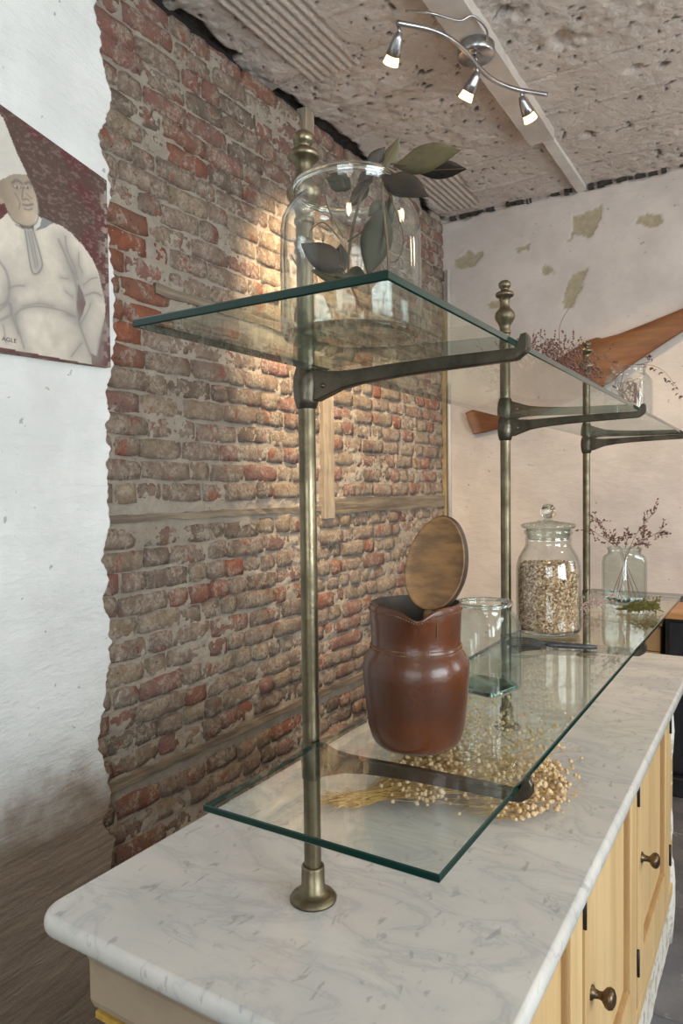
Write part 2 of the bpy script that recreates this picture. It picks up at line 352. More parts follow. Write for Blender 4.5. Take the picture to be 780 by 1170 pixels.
# outlines measured on the painting and the branch (metres, room coordinates)
D = {"corners":[[0.3306,1.5342],[0.6568,1.4641],[0.6673,0.9182],[0.3123,0.9086]],"hat":[[0.268,1.5682],[0.3065,1.542],[0.3298,1.5074],[0.3379,1.5034],[0.3536,1.4721],[0.3736,1.4302],[0.4027,1.3849],[0.3634,1.3724],[0.325,1.3424],[0.2604,1.3089],[0.2372,1.4237]],"face":[[0.3167,1.3364],[0.325,1.3424],[0.3634,1.3724],[0.4004,1.384],[0.4175,1.3607],[0.4301,1.3294],[0.4337,1.2987],[0.426,1.2684],[0.4077,1.2529],[0.3856,1.2481],[0.3599,1.2518],[0.3436,1.2696],[0.3319,1.2963],[0.3117,1.3045]],"ear":[[0.3139,1.3128],[0.3263,1.3171],[0.3362,1.3015],[0.3337,1.2874],[0.3232,1.282]],"body":[[0.2038,1.1744],[0.2972,1.2247],[0.3221,1.2438],[0.3435,1.2658],[0.3854,1.2402],[0.4209,1.247],[0.4772,1.2823],[0.5011,1.2835],[0.535,1.2731],[0.5697,1.2495],[0.5598,1.2617],[0.6052,1.2189],[0.6255,1.1852],[0.6452,1.1111],[0.6472,1.0851],[0.6437,1.058],[0.6134,0.9432],[0.5923,0.9486],[0.5951,0.9166],[0.3127,0.9203],[0.1963,0.9193]],"gap":[[0.5539,1.1419],[0.5709,1.1119],[0.578,1.0878],[0.5668,1.0556],[0.5532,1.0274],[0.5469,1.0727]],"patch":[[0.3193,1.2875],[0.3358,1.2881],[0.3414,1.2651],[0.318,1.2444]],"shadow":[[0.4425,1.2876],[0.4796,1.2843],[0.4533,1.2628],[0.4217,1.2441]],"collar":[[0.4289,1.29],[0.4423,1.2823],[0.4358,1.2595],[0.42,1.2459],[0.4166,1.2516]],"tie":[[0.3919,1.2382],[0.4143,1.249],[0.4372,1.1839],[0.4401,1.1565],[0.4221,1.132],[0.4067,1.142]],"lines":[[[[0.4301,1.3294],[0.4337,1.2987],[0.426,1.2684],[0.4077,1.2529],[0.3856,1.2481],[0.3599,1.2518],[0.3436,1.2696]],2],[[[0.3584,1.3475],[0.3715,1.3592],[0.3852,1.3563]],4],[[[0.3953,1.3587],[0.4065,1.3666],[0.4131,1.3631]],4],[[[0.3603,1.3397],[0.3718,1.3376],[0.3841,1.345]],2],[[[0.3928,1.3481],[0.4038,1.3488],[0.4128,1.3543]],2],[[[0.3893,1.3468],[0.386,1.3223],[0.3884,1.3145],[0.3973,1.3203],[0.4061,1.3193]],2],[[[0.388,1.3027],[0.4003,1.3044],[0.4161,1.3128]],3],[[[0.3912,1.2928],[0.4045,1.294],[0.4144,1.3012]],2],[[[0.3662,1.3233],[0.3786,1.3042],[0.3759,1.2878]],1.5],[[[0.3977,1.3341],[0.4143,1.326]],1.5],[[[0.3661,1.244],[0.3854,1.2402],[0.3918,1.2363],[0.4067,1.142],[0.4221,1.132],[0.4401,1.1565],[0.4338,1.1909],[0.4143,1.249]],2.5],[[[0.4006,1.2369],[0.4203,1.1474]],2],[[[0.4095,1.2396],[0.4273,1.1532]],2],[[[0.4927,1.2422],[0.5135,1.2068],[0.5369,1.163]],4],[[[0.5149,1.2569],[0.5211,1.2172],[0.5424,1.1811],[0.5516,1.1498]],3],[[[0.5587,1.2234],[0.5579,1.1936],[0.57,1.1713]],2],[[[0.537,1.1672],[0.5483,1.1237],[0.5494,1.0733],[0.5533,1.0317],[0.5725,0.9841],[0.5946,0.936]],4],[[[0.5716,1.1376],[0.5983,1.1612],[0.6198,1.1707]],2],[[[0.576,1.1088],[0.6078,1.1246],[0.6346,1.1219]],3],[[[0.5582,1.0242],[0.5825,1.0631],[0.5963,1.0918]],2],[[[0.3571,1.0092],[0.3749,1.0285],[0.4242,1.0467],[0.4945,1.0513],[0.5385,1.0436]],2.5],[[[0.3795,1.0373],[0.429,1.0558],[0.4708,1.0566]],1.5],[[[0.5106,1.1066],[0.535,1.0954]],2],[[[0.5137,1.0428],[0.5435,1.0425]],3],[[[0.3189,1.1349],[0.3349,1.1161],[0.3423,1.0834],[0.337,1.0437],[0.3158,1.0257]],4],[[[0.3154,1.0142],[0.341,1.0368],[0.3467,1.0149],[0.3337,1.0007],[0.3147,0.9885]],3.5],[[[0.3421,1.0756],[0.3636,1.0865],[0.3854,1.0916]],2.5],[[[0.3569,1.0014],[0.3807,0.9274]],2.5],[[[0.341,1.0368],[0.3505,1.0002],[0.3644,0.9639]],3],[[[0.5253,0.9298],[0.5619,0.9737]],2],[[[0.497,1.1406],[0.5214,1.1424]],1.5],[[[0.6134,0.9432],[0.6227,0.9884],[0.6434,1.0492]],4],[[[0.3227,0.9794],[0.3297,0.9346]],2]],"sig":[[0.3131,0.9356],[0.3406,0.9372]],"leaves":[[[0.1534,-0.108,0.8863],[0.1716,-0.098,0.9111],0.0123,1],[[0.1682,-0.098,0.8891],[0.1834,-0.088,0.9215],0.0131,2],[[0.1821,-0.098,0.8884],[0.2652,-0.118,0.8756],0.0234,2],[[0.2011,-0.088,0.8821],[0.2551,-0.078,0.8753],0.0152,1],[[0.172,-0.108,0.8778],[0.24,-0.138,0.8302],0.0216,1],[[0.1911,-0.098,0.8861],[0.23,-0.118,0.84],0.0064,2],[[0.1203,-0.098,0.793],[0.0759,-0.118,0.8224],0.0248,1],[[0.1191,-0.088,0.7844],[0.0825,-0.108,0.7941],0.0152,2],[[0.1709,-0.098,0.8507],[0.1496,-0.098,0.7797],0.0277,0],[[0.0826,-0.068,0.9153],[0.1179,-0.078,0.8874],0.0161,0],[[0.0536,-0.098,0.7604],[0.0854,-0.118,0.7204],0.0131,0],[[0.1034,-0.078,0.8286],[0.1029,-0.078,0.7939],0.0175,1],[[0.1504,-0.098,0.8442],[0.1635,-0.078,0.8631],0.0131,0],[[0.1169,-0.098,0.7837],[0.1464,-0.098,0.7816],0.0193,0],[[0.1111,-0.078,0.889],[0.0853,-0.078,0.9066],0.014,0],[[0.1379,-0.098,0.8799],[0.1578,-0.098,0.8862],0.0123,1],[[0.1709,-0.086,0.8628],[0.162,-0.086,0.8262],0.0134,0],[[0.1468,-0.088,0.8842],[0.1142,-0.078,0.8668],0.0128,1]],"stems":[[[0.1851,-0.098,0.8863],[0.1696,-0.098,0.8779],[0.1693,-0.098,0.8483],[0.1748,-0.098,0.7849],[0.1682,-0.098,0.7479]],[[0.1477,-0.098,0.8886],[0.1345,-0.098,0.8697],[0.1208,-0.098,0.8252],[0.1195,-0.098,0.7833],[0.1362,-0.098,0.747]],[[0.0963,-0.098,0.8868],[0.1011,-0.098,0.8631],[0.1208,-0.098,0.8252]],[[0.1207,-0.098,0.8224],[0.1008,-0.098,0.8433],[0.0834,-0.098,0.8382],[0.0815,-0.098,0.8242]],[[0.1208,-0.098,0.8238],[0.147,-0.098,0.8339],[0.1662,-0.098,0.849]],[[0.168,-0.098,0.8729],[0.1874,-0.098,0.8203],[0.1811,-0.098,0.7946],[0.1687,-0.098,0.7942]],[[0.0546,-0.098,0.8175],[0.0668,-0.098,0.792],[0.0645,-0.098,0.7632]],[[0.1821,-0.098,0.8884],[0.2001,-0.098,0.8826]],[[0.1696,-0.098,0.8779],[0.1786,-0.098,0.8463]],[[0.1202,-0.098,0.7832],[0.1153,-0.098,0.7953]]]}
# ------------------------------------------------------------------ the room
XW, YB, ZC, ZF = -1.2, 3.205, 2.16, -0.9
ZA = -1.12      # the aisle behind the counter lies a step lower
EDGE = [(-.95, .66), (-.578, .654), (-.342, .638), (-.204, .618), (-.1, .64), (.0, .655), (.185, .665), (.32, .66), (.45, .66), (.70, .685), (.926, .689), (1.10, .70), (1.397, .692), (1.50, .70), (1.60, .655), (1.68, .70), (1.74, .705), (1.812, .697), (1.997, .661), (2.2, .60)]
def edge_y(z): return np.interp(z, [e[0] for e in EDGE], [e[1] for e in EDGE])
# left wall: a bed of mortar carrying single bricks, laths and a timber post, with a thick coat of white plaster beside it
ys = np.arange(.50, 3.23, .0068); zs = np.concatenate([np.arange(ZA-.05, -.7, .03), np.arange(-.7, ZC+.05, .0068)])
Y, Z = np.meshgrid(ys, zs)
H = fbm(Y, Z, 9, 3, 4)*.016 + fbm(Y, Z, 30, 8, 2)*.012 + fbm(Y, Z, 85, 9, 2)*.014
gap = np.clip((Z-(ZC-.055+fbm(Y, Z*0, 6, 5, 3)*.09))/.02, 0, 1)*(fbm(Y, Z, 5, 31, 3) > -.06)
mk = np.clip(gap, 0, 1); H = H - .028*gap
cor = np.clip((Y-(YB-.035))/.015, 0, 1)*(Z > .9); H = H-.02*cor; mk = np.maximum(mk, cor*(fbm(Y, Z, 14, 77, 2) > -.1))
wall_left = grid('wall_left', np.stack([XW+.001+H, Y, Z], -1), MORTAR, attr=mk, flip=False)
tag(wall_left, kind='structure')
def brick_mesh(L, Hh, seed, m, nu, nv):
    rng = random.Random(seed); V = []; Fc = []
    T = .024
    for j in range(nv+1):
        for i in range(nu+1):
            u = i/nu; v = j/nv; eu = (i in (0, nu)); ev = (j in (0, nv))
            y = (u-.5)*L+rng.uniform(-1, 1)*.0035; z = (v-.5)*Hh+rng.uniform(-1, 1)*.0035
            x = rng.uniform(-.0028, .0022)-(.0025 if eu or ev else 0)-(.002 if eu and ev else 0)
            if eu and ev: y -= math.copysign(rng.uniform(0, .005), y); z -= math.copysign(rng.uniform(0, .004), z)
            V.append((x, y, z))
    for j in range(nv):
        for i in range(nu):
            a = j*(nu+1)+i; Fc.append((a, a+1, a+nu+2, a+nu+1))
    ring = [i for i in range(nu+1)]+[(nu+1)*(j+1)-1 for j in range(1, nv+1)]+[(nu+1)*nv+i for i in range(nu-1, -1, -1)]+[(nu+1)*j for j in range(nv-1, 0, -1)]
    base = len(V)
    for r in ring: V.append((-T, V[r][1]*1.02, V[r][2]*1.02))
    n = len(ring)
    for k in range(n): Fc.append((ring[(k+1) % n], ring[k], base+k, base+(k+1) % n))
    return V, Fc
BM = {}
for tone in BR:
    for k in range(9): BM[(tone, 's', k)] = brick_mesh(.196, .0615, 77+k*19, BR[tone], 5, 3)
    for k in range(8): BM[(tone, 'h', k)] = brick_mesh(.094, .0615, 501+k*13, BR[tone], 3, 3)
rng = random.Random(11)
bricks = []
PITCH = .0705
row = 0; z = ZF+.04
while z < ZC-.02:
    ystart = float(edge_y(z))-.06+rng.uniform(-.02, .02); y = ystart; 
    kind_row = rng.random()
    while y < YB-.02:
        kd = 's' if rng.random() < (.62 if kind_row < .6 else .30) else 'h'
        L = .196 if kd == 's' else .094
        sx = rng.uniform(.86, 1.08); Lr = L*sx
        if y+Lr > YB: sx *= (YB-y)/Lr; Lr = YB-y
        cy = y+Lr/2
        skip = False
        if .43 < z < 1.16 and 1.80 < cy < 1.96: skip = True
        if .43 < z < 1.16 and (y < 1.83 < y+Lr or y < 1.935 < y+Lr):
            if y < 1.83 < y+Lr: Lr = max(.03, 1.825-y); sx = Lr/L; cy = y+Lr/2; skip = Lr < .045
            else: y2 = 1.94; Lr = y+Lr-y2; sx = Lr/L; cy = y2+Lr/2; skip = Lr < .04
            cut = True
        else: cut = False
        for bz, y0, y1, hh in ((1.206, .86, 1.86, .045), (.470, .5, 1.86, .045), (.478, 1.9, 3.2, .065), (-.350, .5, 3.2, .032)):
            if y0 < cy < y1 and abs(z-bz) < hh*.5+.012: skip = True
        if not skip and Lr > .03:
            if cy < .93 and .93 < z < 1.40: tone = 'bright' if rng.random() < .9 else 'pink'
            elif z > 1.78: tone = rng.choices(['pink', 'grey', 'red', 'dark'], [6, 3.6, .6, .8])[0]
            elif z > 1.2: tone = rng.choices(['grey', 'tan', 'pink', 'dark', 'red'], [6, 3.5, .8, .9, .25])[0]
            elif z > .3: tone = rng.choices(['grey', 'tan', 'pink', 'dark', 'red'], [5, 2.6, 1.6, 1.0, .7])[0]
            else: tone = rng.choices(['grey', 'tan', 'pink', 'dark', 'red'], [4.4, 1.9, 1.8, 1.5, 1.1])[0]
            bricks.append((cy, z+rng.uniform(-.004, .004), kd, sx, tone, rng.randrange(8), rng.uniform(-.016, .016), rng.uniform(.003, .016), rng.random() < .5))
        y += Lr+rng.uniform(.006, .014) if not cut else Lr+.012
        if cut and y < 1.94: y = 1.94 if not skip else max(y, 1.94)
    z += PITCH+rng.uniform(-.002, .002)
def vis_size(b):
    cy, cz = b[0], b[1]
    d = (XW-.529)*fwd.x+(cy+.7706)*fwd.y+(cz-.55)*fwd.z
    px = 390+808*((XW-.529)*r2.x+(cy+.7706)*r2.y+(cz-.55)*r2.z)/d; py = 585-808*((XW-.529)*u2.x+(cy+.7706)*u2.y+(cz-.55)*u2.z)/d
    back = 987+(px-135)*(-.60)          # where the marble's back edge hides the wall
    vis = -20 < py < min(back, 1200)
    return (b[3]*(.196 if b[2] == 's' else .094))/d/d if vis else 0
order = sorted(range(len(bricks)), key=lambda i: -vis_size(bricks[i]))
single = set(order[:300]); cache = {}
JV = {t: [] for t in BR}; JF = {t: [] for t in BR}
for i, (cy, cz, kd, sx, tone, k, ro, pr, fl) in enumerate(bricks):
    V, Fc = BM[(tone, kd, k)]
    if i in single:
        key = (tone, kd, k)
        if key not in cache:
            me = bpy.data.meshes.new('brick'); me.from_pydata(V, [], Fc); me.polygons.foreach_set('use_smooth', [True]*len(Fc)); me.materials.append(BR[tone]); me.update(); cache[key] = me
        o = link(bpy.data.objects.new('brick', cache[key]), wall_left)
        o.location = (XW+pr, cy, cz); o.scale = (1, sx, 1); o.rotation_euler = (ro+(math.pi if fl else 0), 0, 0)
    else:
        b = len(JV['grey']) if False else len(JV[tone]); c, s_ = math.cos(ro), math.sin(ro)
        for v in V: JV[tone].append((XW+pr+v[0], cy+v[1]*sx*c-v[2]*s_, cz+v[1]*sx*s_+v[2]*c))
        for f in Fc: JF[tone].append(tuple(q+b for q in f))
av, af, am = [], [], []
for t_i, t in enumerate(BR):
    b = len(av); av += JV[t]; af += [tuple(q+b for q in f) for f in JF[t]]; am += [t_i]*len(JF[t])
me = bpy.data.meshes.new('distant_bricks'); me.from_pydata(av, [], af)
for t in BR: me.materials.append(BR[t])
me.polygons.foreach_set('material_index', am); me.polygons.foreach_set('use_smooth', [True]*len(af)); me.update()
tag(link(bpy.data.objects.new('distant_bricks', me), wall_left), kind='stuff')
def rough_beam(name, lo, hi, m, parent, axis, amp=.004, seed=0):
    rg = random.Random(seed); bm = bmesh.new(); c = [(a+b)/2 for a, b in zip(lo, hi)]; s = [b-a for a, b in zip(lo, hi)]
    add_box(bm, c, s); n = max(2, int(s[axis]/.05))
    es = [e for e in bm.edges if abs(e.verts[0].co[axis]-e.verts[1].co[axis]) > s[axis]*.5]
    bmesh.ops.subdivide_edges(bm, edges=es, cuts=n, use_grid_fill=True)
    for v in bm.verts: v.co += Vector([rg.uniform(-amp, amp) for _ in range(3)])
    return bm_obj(name, bm, m, parent, smooth=False)
rough_beam('batten', (XW-.02, .88, 1.190), (XW+.013, 1.84, 1.222), TIMBER, wall_left, 1, .0035, 1)
rough_beam('batten', (XW-.02, .64, .456), (XW+.012, 1.84, .478), TIMBER, wall_left, 1, .0035, 2)
rough_beam('batten', (XW-.02, .62, -.362), (XW+.016, 3.2, -.338), TIMBER, wall_left, 1, .0035, 3)
rough_beam('rail', (XW-.02, 1.93, .440), (XW+.018, 3.19, .508), TIMBER, wall_left, 1, .002, 4)
rough_beam('timber_post', (XW-.02, 1.842, .42), (XW+.022, 1.928, 1.135), TIMBERV, wall_left, 2, .003, 5)
rough_beam('timber_post', (XW-.02, 1.735, 1.99), (XW+.024, 1.792, ZC), TIMBERV, wall_left, 2, .003, 6)
# plaster coat with its ragged broken edge
us = np.concatenate([np.linspace(0, .62, 14, endpoint=False), np.linspace(.62, 1, 95)])
zs2 = np.arange(ZA-.05, ZC+.03, .008); U, Z2 = np.meshgrid(us, zs2)
rag = fbm(Z2[:, :1], Z2[:, :1]*0, 14, 41, 4)*.055+fbm(Z2[:, :1], Z2[:, :1]*0, 60, 43, 3)*.022
Ye = edge_y(Z2[:, :1])+rag
Y2 = YF+(Ye-YF)*U**1.0
Y2 = np.where(U > .62, (Ye-.42)+(U-.62)/.38*.42, YF+(Ye-.42-YF)*(U/.62))
X2 = XW+.024+fbm(Y2, Z2, 2.2, 51, 3)*.020+fbm(Y2, Z2, 11, 52, 3)*.005
sl = np.clip((Z2-1.70)/.4, 0, 1)*0
drop = np.clip((U-.9935)/.0065, 0, 1); X2 = X2-drop*.055
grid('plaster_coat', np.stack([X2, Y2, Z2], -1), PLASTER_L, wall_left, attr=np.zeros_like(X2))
# back wall with peeled patches
xs = np.arange(XW-.10, .75, .010); zs3 = np.arange(ZA-.05, ZC+.06, .010)
xs = np.concatenate([xs, np.linspace(.8, XR, 12)]); X3, Z3 = np.meshgrid(xs, zs3)
def inpoly(px, py, poly):
    r = np.zeros(px.shape, bool); n = len(poly); j = n-1
    for i in range(n):
        (xi, yi), (xj, yj) = poly[i], poly[j]
        with np.errstate(divide='ignore', invalid='ignore'):
            c = ((yi > py) != (yj > py)) & (px < (xj-xi)*(py-yi)/(yj-yi+1e-12)+xi)
        r ^= c; j = i
    return r
PEEL = [[[-1.1258, 1.8858], [-1.0571, 1.9281], [-1.0337, 1.9455], [-0.9992, 1.9218], [-0.9306, 1.9263], [-0.9353, 1.8951], [-1.0227, 1.8459], [-1.0812, 1.8407], [-1.126, 1.8528]],
 [[-0.4327, 2.024], [-0.3446, 2.031], [-0.2833, 2.0315], [-0.2871, 1.9932], [-0.3447, 1.8867], [-0.4328, 1.9039]],
 [[-0.1197, 1.9328], [-0.0657, 1.9406], [0.0052, 1.9181], [0.0088, 1.8797], [-0.0477, 1.8704], [-0.116, 1.8995]],
 [[-0.6267, 1.7564], [-0.6058, 1.7775], [-0.5644, 1.756], [-0.5276, 1.7253], [-0.5645, 1.7151], [-0.6059, 1.7117]],
 [[-0.4331, 1.7093], [-0.3545, 1.7159], [-0.3936, 1.6065], [-0.4333, 1.5321], [-0.4834, 1.5191], [-0.4792, 1.5996]],
 [[-0.743, 1.9123], [-0.6683, 1.9024], [-0.6853, 1.8766], [-0.7366, 1.8798]],
 [[-0.4527, 1.9018], [-0.4329, 1.8979], [-0.4388, 1.875], [-0.4588, 1.8828]],
 [[-0.9323, 1.6153], [-0.8425, 1.634], [-0.8316, 1.6005], [-0.9099, 1.5798]]]
wx = X3+fbm(X3, Z3, 12, 61, 3)*.05; wz = Z3+fbm(X3, Z3, 12, 65, 3)*.05
pm = np.zeros(X3.shape)
for p in PEEL: pm = np.maximum(pm, inpoly(wx, wz, p).astype(float))
crack = np.clip((Z3-(ZC-.022+fbm(X3, Z3*0, 18, 71, 3)*.03))/.006, 0, 1)
HB = fbm(X3, Z3, 2.0, 81, 3)*.018+fbm(X3, Z3, 14, 82, 3)*.003-pm*.004-crack*.02
wall_back = grid('wall_back', np.stack([X3, YB-HB, Z3], -1), PLASTER_B, attr=np.clip(pm, 0, 1)); tag(wall_back, kind='structure')
# the jagged dark joint between ceiling and back wall
V, Fc = [], []; rg = random.Random(5); x = XW
while x < .9:
    w = rg.uniform(.01, .05); h = rg.uniform(.006, .02)
    if rg.random() < .7:
        b = len(V); V += [(x, YB-.016, ZC-h-.004), (x+w, YB-.016, ZC-h*rg.uniform(.5, 1)-.004), (x+w, YB-.016, ZC+.01), (x, YB-.016, ZC+.01), (x, YB+.01, ZC-h-.004), (x+w, YB+.01, ZC-h-.004)]
        Fc += [(b, b+1, b+2, b+3), (b, b+4, b+5, b+1)]
    x += w*rg.uniform(.8, 1.6)
JOINT = pbr('dark_joint', (.035, .03, .027), (.06, .05, .045), 40, .95)
tag(mesh_obj('joint_crumbs', V, Fc, JOINT, wall_back, smooth=False), kind='stuff')
# ceiling
xs = np.concatenate([np.arange(XW-.10, .62, .0085), np.linspace(.66, XR+.05, 10)]); ys4 = np.concatenate([np.linspace(YF-.05, .85, 12), np.arange(.86, 3.24, .0085)])
X4, Y4 = np.meshgrid(xs, ys4)
HC = fbm(X4, Y4, 3, 91, 3)*.022+fbm(X4, Y4, 14, 92, 4)*.008
for k, yj in enumerate((1.02, 1.30, 1.55, 1.82, 2.08, 2.36, 2.64, 2.92)):
    d = np.abs(Y4-yj-fbm(X4, X4*0, 3, 100+k, 2)*.03); HC += .008*np.exp(-(d/.006)**2)*(1 if k % 2 else -1)
pits = np.clip((fbm(X4, Y4, 38, 111, 2)-.27)/.05, 0, 1); HC -= pits*.008
pm4 = pits*.8
rough = np.clip((fbm(X4, Y4, 2.2, 121, 2)-.02)/.1, 0, 1); HC += rough*fbm(X4, Y4, 30, 122, 3)*.014
for (x0, x1, y0, y1) in ((-1.06, -.84, 1.04, 1.60), (-1.14, -.93, 2.62, 3.12)):
    sk = X4+.0*(Y4); ins = (X4 > x0+(Y4-y0)*.0) & (X4 < x1-(Y4-y1)*.12) & (Y4 > y0) & (Y4 < y1)
    HC = np.where(ins, .0042*np.sin(sk*2*np.pi/.034)+.004*fbm(X4, Y4, 6, 131, 2), HC); pm4 = np.where(ins, 0, pm4)
hole = np.zeros(X4.shape)
for (hx, hy, r) in ((-.28, 1.62, .05), (-.15, 1.88, .06), (-.22, 2.62, .035), (-.5, 1.20, .04), (.05, 2.2, .03), (-.33, 1.28, .06), (.1, 1.7, .035)):
    hole = np.maximum(hole, np.clip(1.2-np.hypot(X4-hx, (Y4-hy)*1.2)/r+fbm(X4, Y4, 25, 141, 3)*1.6, 0, 1))
HC -= -.0+hole*.03; 
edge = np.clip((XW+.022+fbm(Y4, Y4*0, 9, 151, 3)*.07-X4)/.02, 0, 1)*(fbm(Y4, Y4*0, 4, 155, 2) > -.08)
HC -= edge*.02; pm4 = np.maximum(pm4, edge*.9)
ceiling = grid('ceiling', np.stack([X4, Y4, ZC-HC], -1), CEIL, attr=np.clip(pm4, 0, 1), flip=True); tag(ceiling, kind='structure')
# beam on the ceiling and its thinner continuation
bt = rough_beam('trim_1', (-.455, -2.9, ZC-.045), (-.345, 2.50, ZC+.02), BEAM, None, 1, .0012, 8); tag(bt, kind='structure')
bt = rough_beam('trim_2', (-.412, 2.50, ZC-.022), (-.362, YB, ZC+.02), PIPE, None, 1, .001, 9); tag(bt, kind='structure')
# floor: worn slate slabs
floor = box('floor', (XW-.05, YF-.1, ZA-.06), (XR+.1, YB+.05, ZA-.012), JOINT); tag(floor, kind='structure')
rg = random.Random(3); fx = .0
for i in range(6):
    for j in range(11):
        za = ZA if False else ZF
        WX = [-1.2, -.19, .43, 1.05, 1.67, 2.29, XR]
        x0 = WX[i]; y0 = -2.98+j*.57+(.28 if i % 2 else 0)
        y1 = min(y0+.566, YB); x1 = WX[i+1]-.004; zz = ZA if i == 0 else ZF
        if y1-y0 < .05: continue
        d = rg.uniform(-.0015, .0015)
        box('slab', (x0, y0, ZA-.03), (x1, y1, zz+d-.002), FLOOR, floor, .003, 1)
# walls behind the camera with their windows
def wall_with_holes(name, axis, pos, a0, a1, holes, m):
    w = None; xs_ = [a0]
    bm = bmesh.new(); t = .12; sgn = 1 if pos > 0 else -1
    def put(u0, u1, z0, z1):
        if u1-u0 < 1e-4 or z1-z0 < 1e-4: return
        if axis == 'x': add_box(bm, (pos+sgn*t/2, (u0+u1)/2, (z0+z1)/2), (t, u1-u0, z1-z0))
        else: add_box(bm, ((u0+u1)/2, pos+sgn*t/2, (z0+z1)/2), (u1-u0, t, z1-z0))
    cur = a0
    for (u0, u1, z0, z1) in holes:
        put(cur, u0, ZA-.05, ZC+.02); put(u0, u1, ZA-.05, z0); put(u0, u1, z1, ZC+.02); cur = u1
    put(cur, a1, ZA-.05, ZC+.02)
    o = bm_obj(name, bm, m); tag(o, kind='structure'); return o
wall_with_holes('wall_front', 'y', YF, XW-.05, XR+.1, [(.45, 2.45, .10, 1.60)], PLASTER_R)
wall_with_holes('wall_right', 'x', XR, YF, YB+.1, [(-1.55, .35, .10, 1.60), (1.45, 2.55, .30, 1.60)], PLASTER_R)
def window(name, axis, pos, u0, u1, z0, z1, nu):
    bm = bmesh.new(); t = .05
    def put(a, b, c, d, th=.05):
        if axis == 'x': add_box(bm, (pos+.03, (a+b)/2, (c+d)/2), (th, b-a, d-c))
        else: add_box(bm, ((a+b)/2, pos-.03, (c+d)/2), (b-a, th, d-c))
    put(u0, u0+t, z0, z1); put(u1-t, u1, z0, z1); put(u0+t, u1-t, z0, z0+t); put(u0+t, u1-t, z1-t, z1)
    for k in range(1, nu):
        u = u0+(u1-u0)*k/nu; put(u-.02, u+.02, z0+t, z1-t, .04)
    put(u0+t, u1-t, z1-.42, z1-.385, .04)
    o = bm_obj(name, bm, BLACKW); tag(o, kind='structure')
    if axis == 'x': box('pane', (pos+.028, u0+t, z0+t), (pos+.032, u1-t, z1-t), PANE, o)
    else: box('pane', (u0+t, pos-.032, z0+t), (u1-t, pos-.028, z1-t), PANE, o)
window('window_1', 'y', YF, .45, 2.45, .10, 1.60, 3)
window('window_2', 'x', XR, -1.55, .35, .10, 1.60, 3)
window('window_3', 'x', XR, 1.45, 2.55, .30, 1.60, 2)
# pipe and trim in the far corner
V, Fc = tube_geo([(XW+.045, YB-.022, .25), (XW+.045, YB-.022, 1.845)], .011, 12)
o = mesh_obj('wall_pipe', V, Fc, PIPE); tag(o, 'thin white vertical pipe in the far corner beside the brick wall', 'pipe')
rough_beam('trim_3', (XW+.004, YB-.030, -.5), (XW+.030, YB+.0, 1.30), WOODTRIM, None, 2, .0015, 12)['kind'] = 'structure'
# ------------------------------------------------------------------ painting of a chef
yc0, yc1 = -.10, 0.6621
def tz(y): return 1.5342+(y-0.3306)*(1.4641-1.5342)/(0.6568-0.3306)
def bz(y): return 0.9086+(y-0.3123)*(0.9182-0.9086)/(0.6673-0.3123)
ny, nz = 330, 250
uu = np.linspace(0, 1, ny); vv = np.linspace(0, 1, nz); UU, VV = np.meshgrid(uu, vv)
PY = yc0+(yc1-yc0)*UU-.0*VV; PZ = bz(PY)+(tz(PY)-bz(PY))*VV
mar = np.array((.095, .022, .025)); brn = np.array((.080, .044, .036))
base = np.ones(PY.shape+(3,))*mar
f = np.clip((fbm(PY, PZ*1.0, 9, 201, 5)+.02)/.14, 0, 1)*np.clip((PZ-1.13-(.0*PY))/.12, 0, 1)
base = base*(1-f[..., None])+brn*f[..., None]
s2 = np.clip((fbm(PY*1.0, PZ*2.0, 90, 205, 4)-.06)/.12, 0, 1)*np.clip((PZ-1.08)/.1, 0, 1); base = base*(1-.38*s2[..., None])+np.array((.27, .19, .17))*.38*s2[..., None]
wr = np.clip((PY-(yc1-.04))/.03, 0, 1)*(fbm(PY, PZ, 70, 208, 3) > .03); base = base*(1-.5*wr[..., None])+np.array((.45, .38, .33))*.5*wr[..., None]
def soft(poly, blur=.0016):
    return inpoly(PY, PZ, poly).astype(float)
def over(col, a):
    global base
    c = np.array(col) if not isinstance(col, np.ndarray) else col
    base = base*(1-a[..., None])+c*a[..., None]
nA = fbm(PY, PZ, 7, 221, 4); nB = fbm(PY, PZ, 40, 223, 3)
white = np.array((.60, .545, .47))*(1+.55*nA+.25*nB)[..., None]
over(np.array((.60, .57, .52))*(1+.25*nA)[..., None], soft(D['hat']))
over(white, soft(D['body']))
over((.10, .022, .024), soft(D['gap'])); over((.10, .022, .024), soft(D['patch'])); over((.22, .22, .23), soft(D['shadow']))
over(np.array((.34, .275, .205))*(1+.5*nA)[..., None], soft(D['ear']))
fc = soft(D['face']); fy = np.array([p[0] for p in D['face']]); sh = np.clip((PY-fy.min())/(fy.max()-fy.min()), 0, 1)
over((np.array((.25, .195, .145))*(1-sh[..., None])+np.array((.43, .35, .265))*sh[..., None])*(1+.5*nA+.2*nB)[..., None], fc)
over((.62, .58, .52), soft(D['collar'])); over((.52, .49, .44), soft(D['tie']))
def stroke(pts, w, col=(.13, .12, .12), a=.75):
    pts = [tuple(p)[:2] for p in spline([(p[0], p[1], 0) for p in pts], 4)]
    dmin = np.full(PY.shape, 9.0)
    for (ax, ay), (bx, by) in zip(pts[:-1], pts[1:]):
        L2 = (bx-ax)**2+(by-ay)**2+1e-12; t = np.clip(((PY-ax)*(bx-ax)+(PZ-ay)*(by-ay))/L2, 0, 1)
        dmin = np.minimum(dmin, np.hypot(PY-ax-t*(bx-ax), PZ-ay-t*(by-ay)))
    over(col, np.exp(-(dmin/w)**2)*a)
for i, (ln, w) in enumerate(D['lines']): stroke(ln, w*.00100, a=.85 if i < 11 else .62)
eyes = [(D['lines'][3][0], 0), (D['lines'][4][0], 0)]
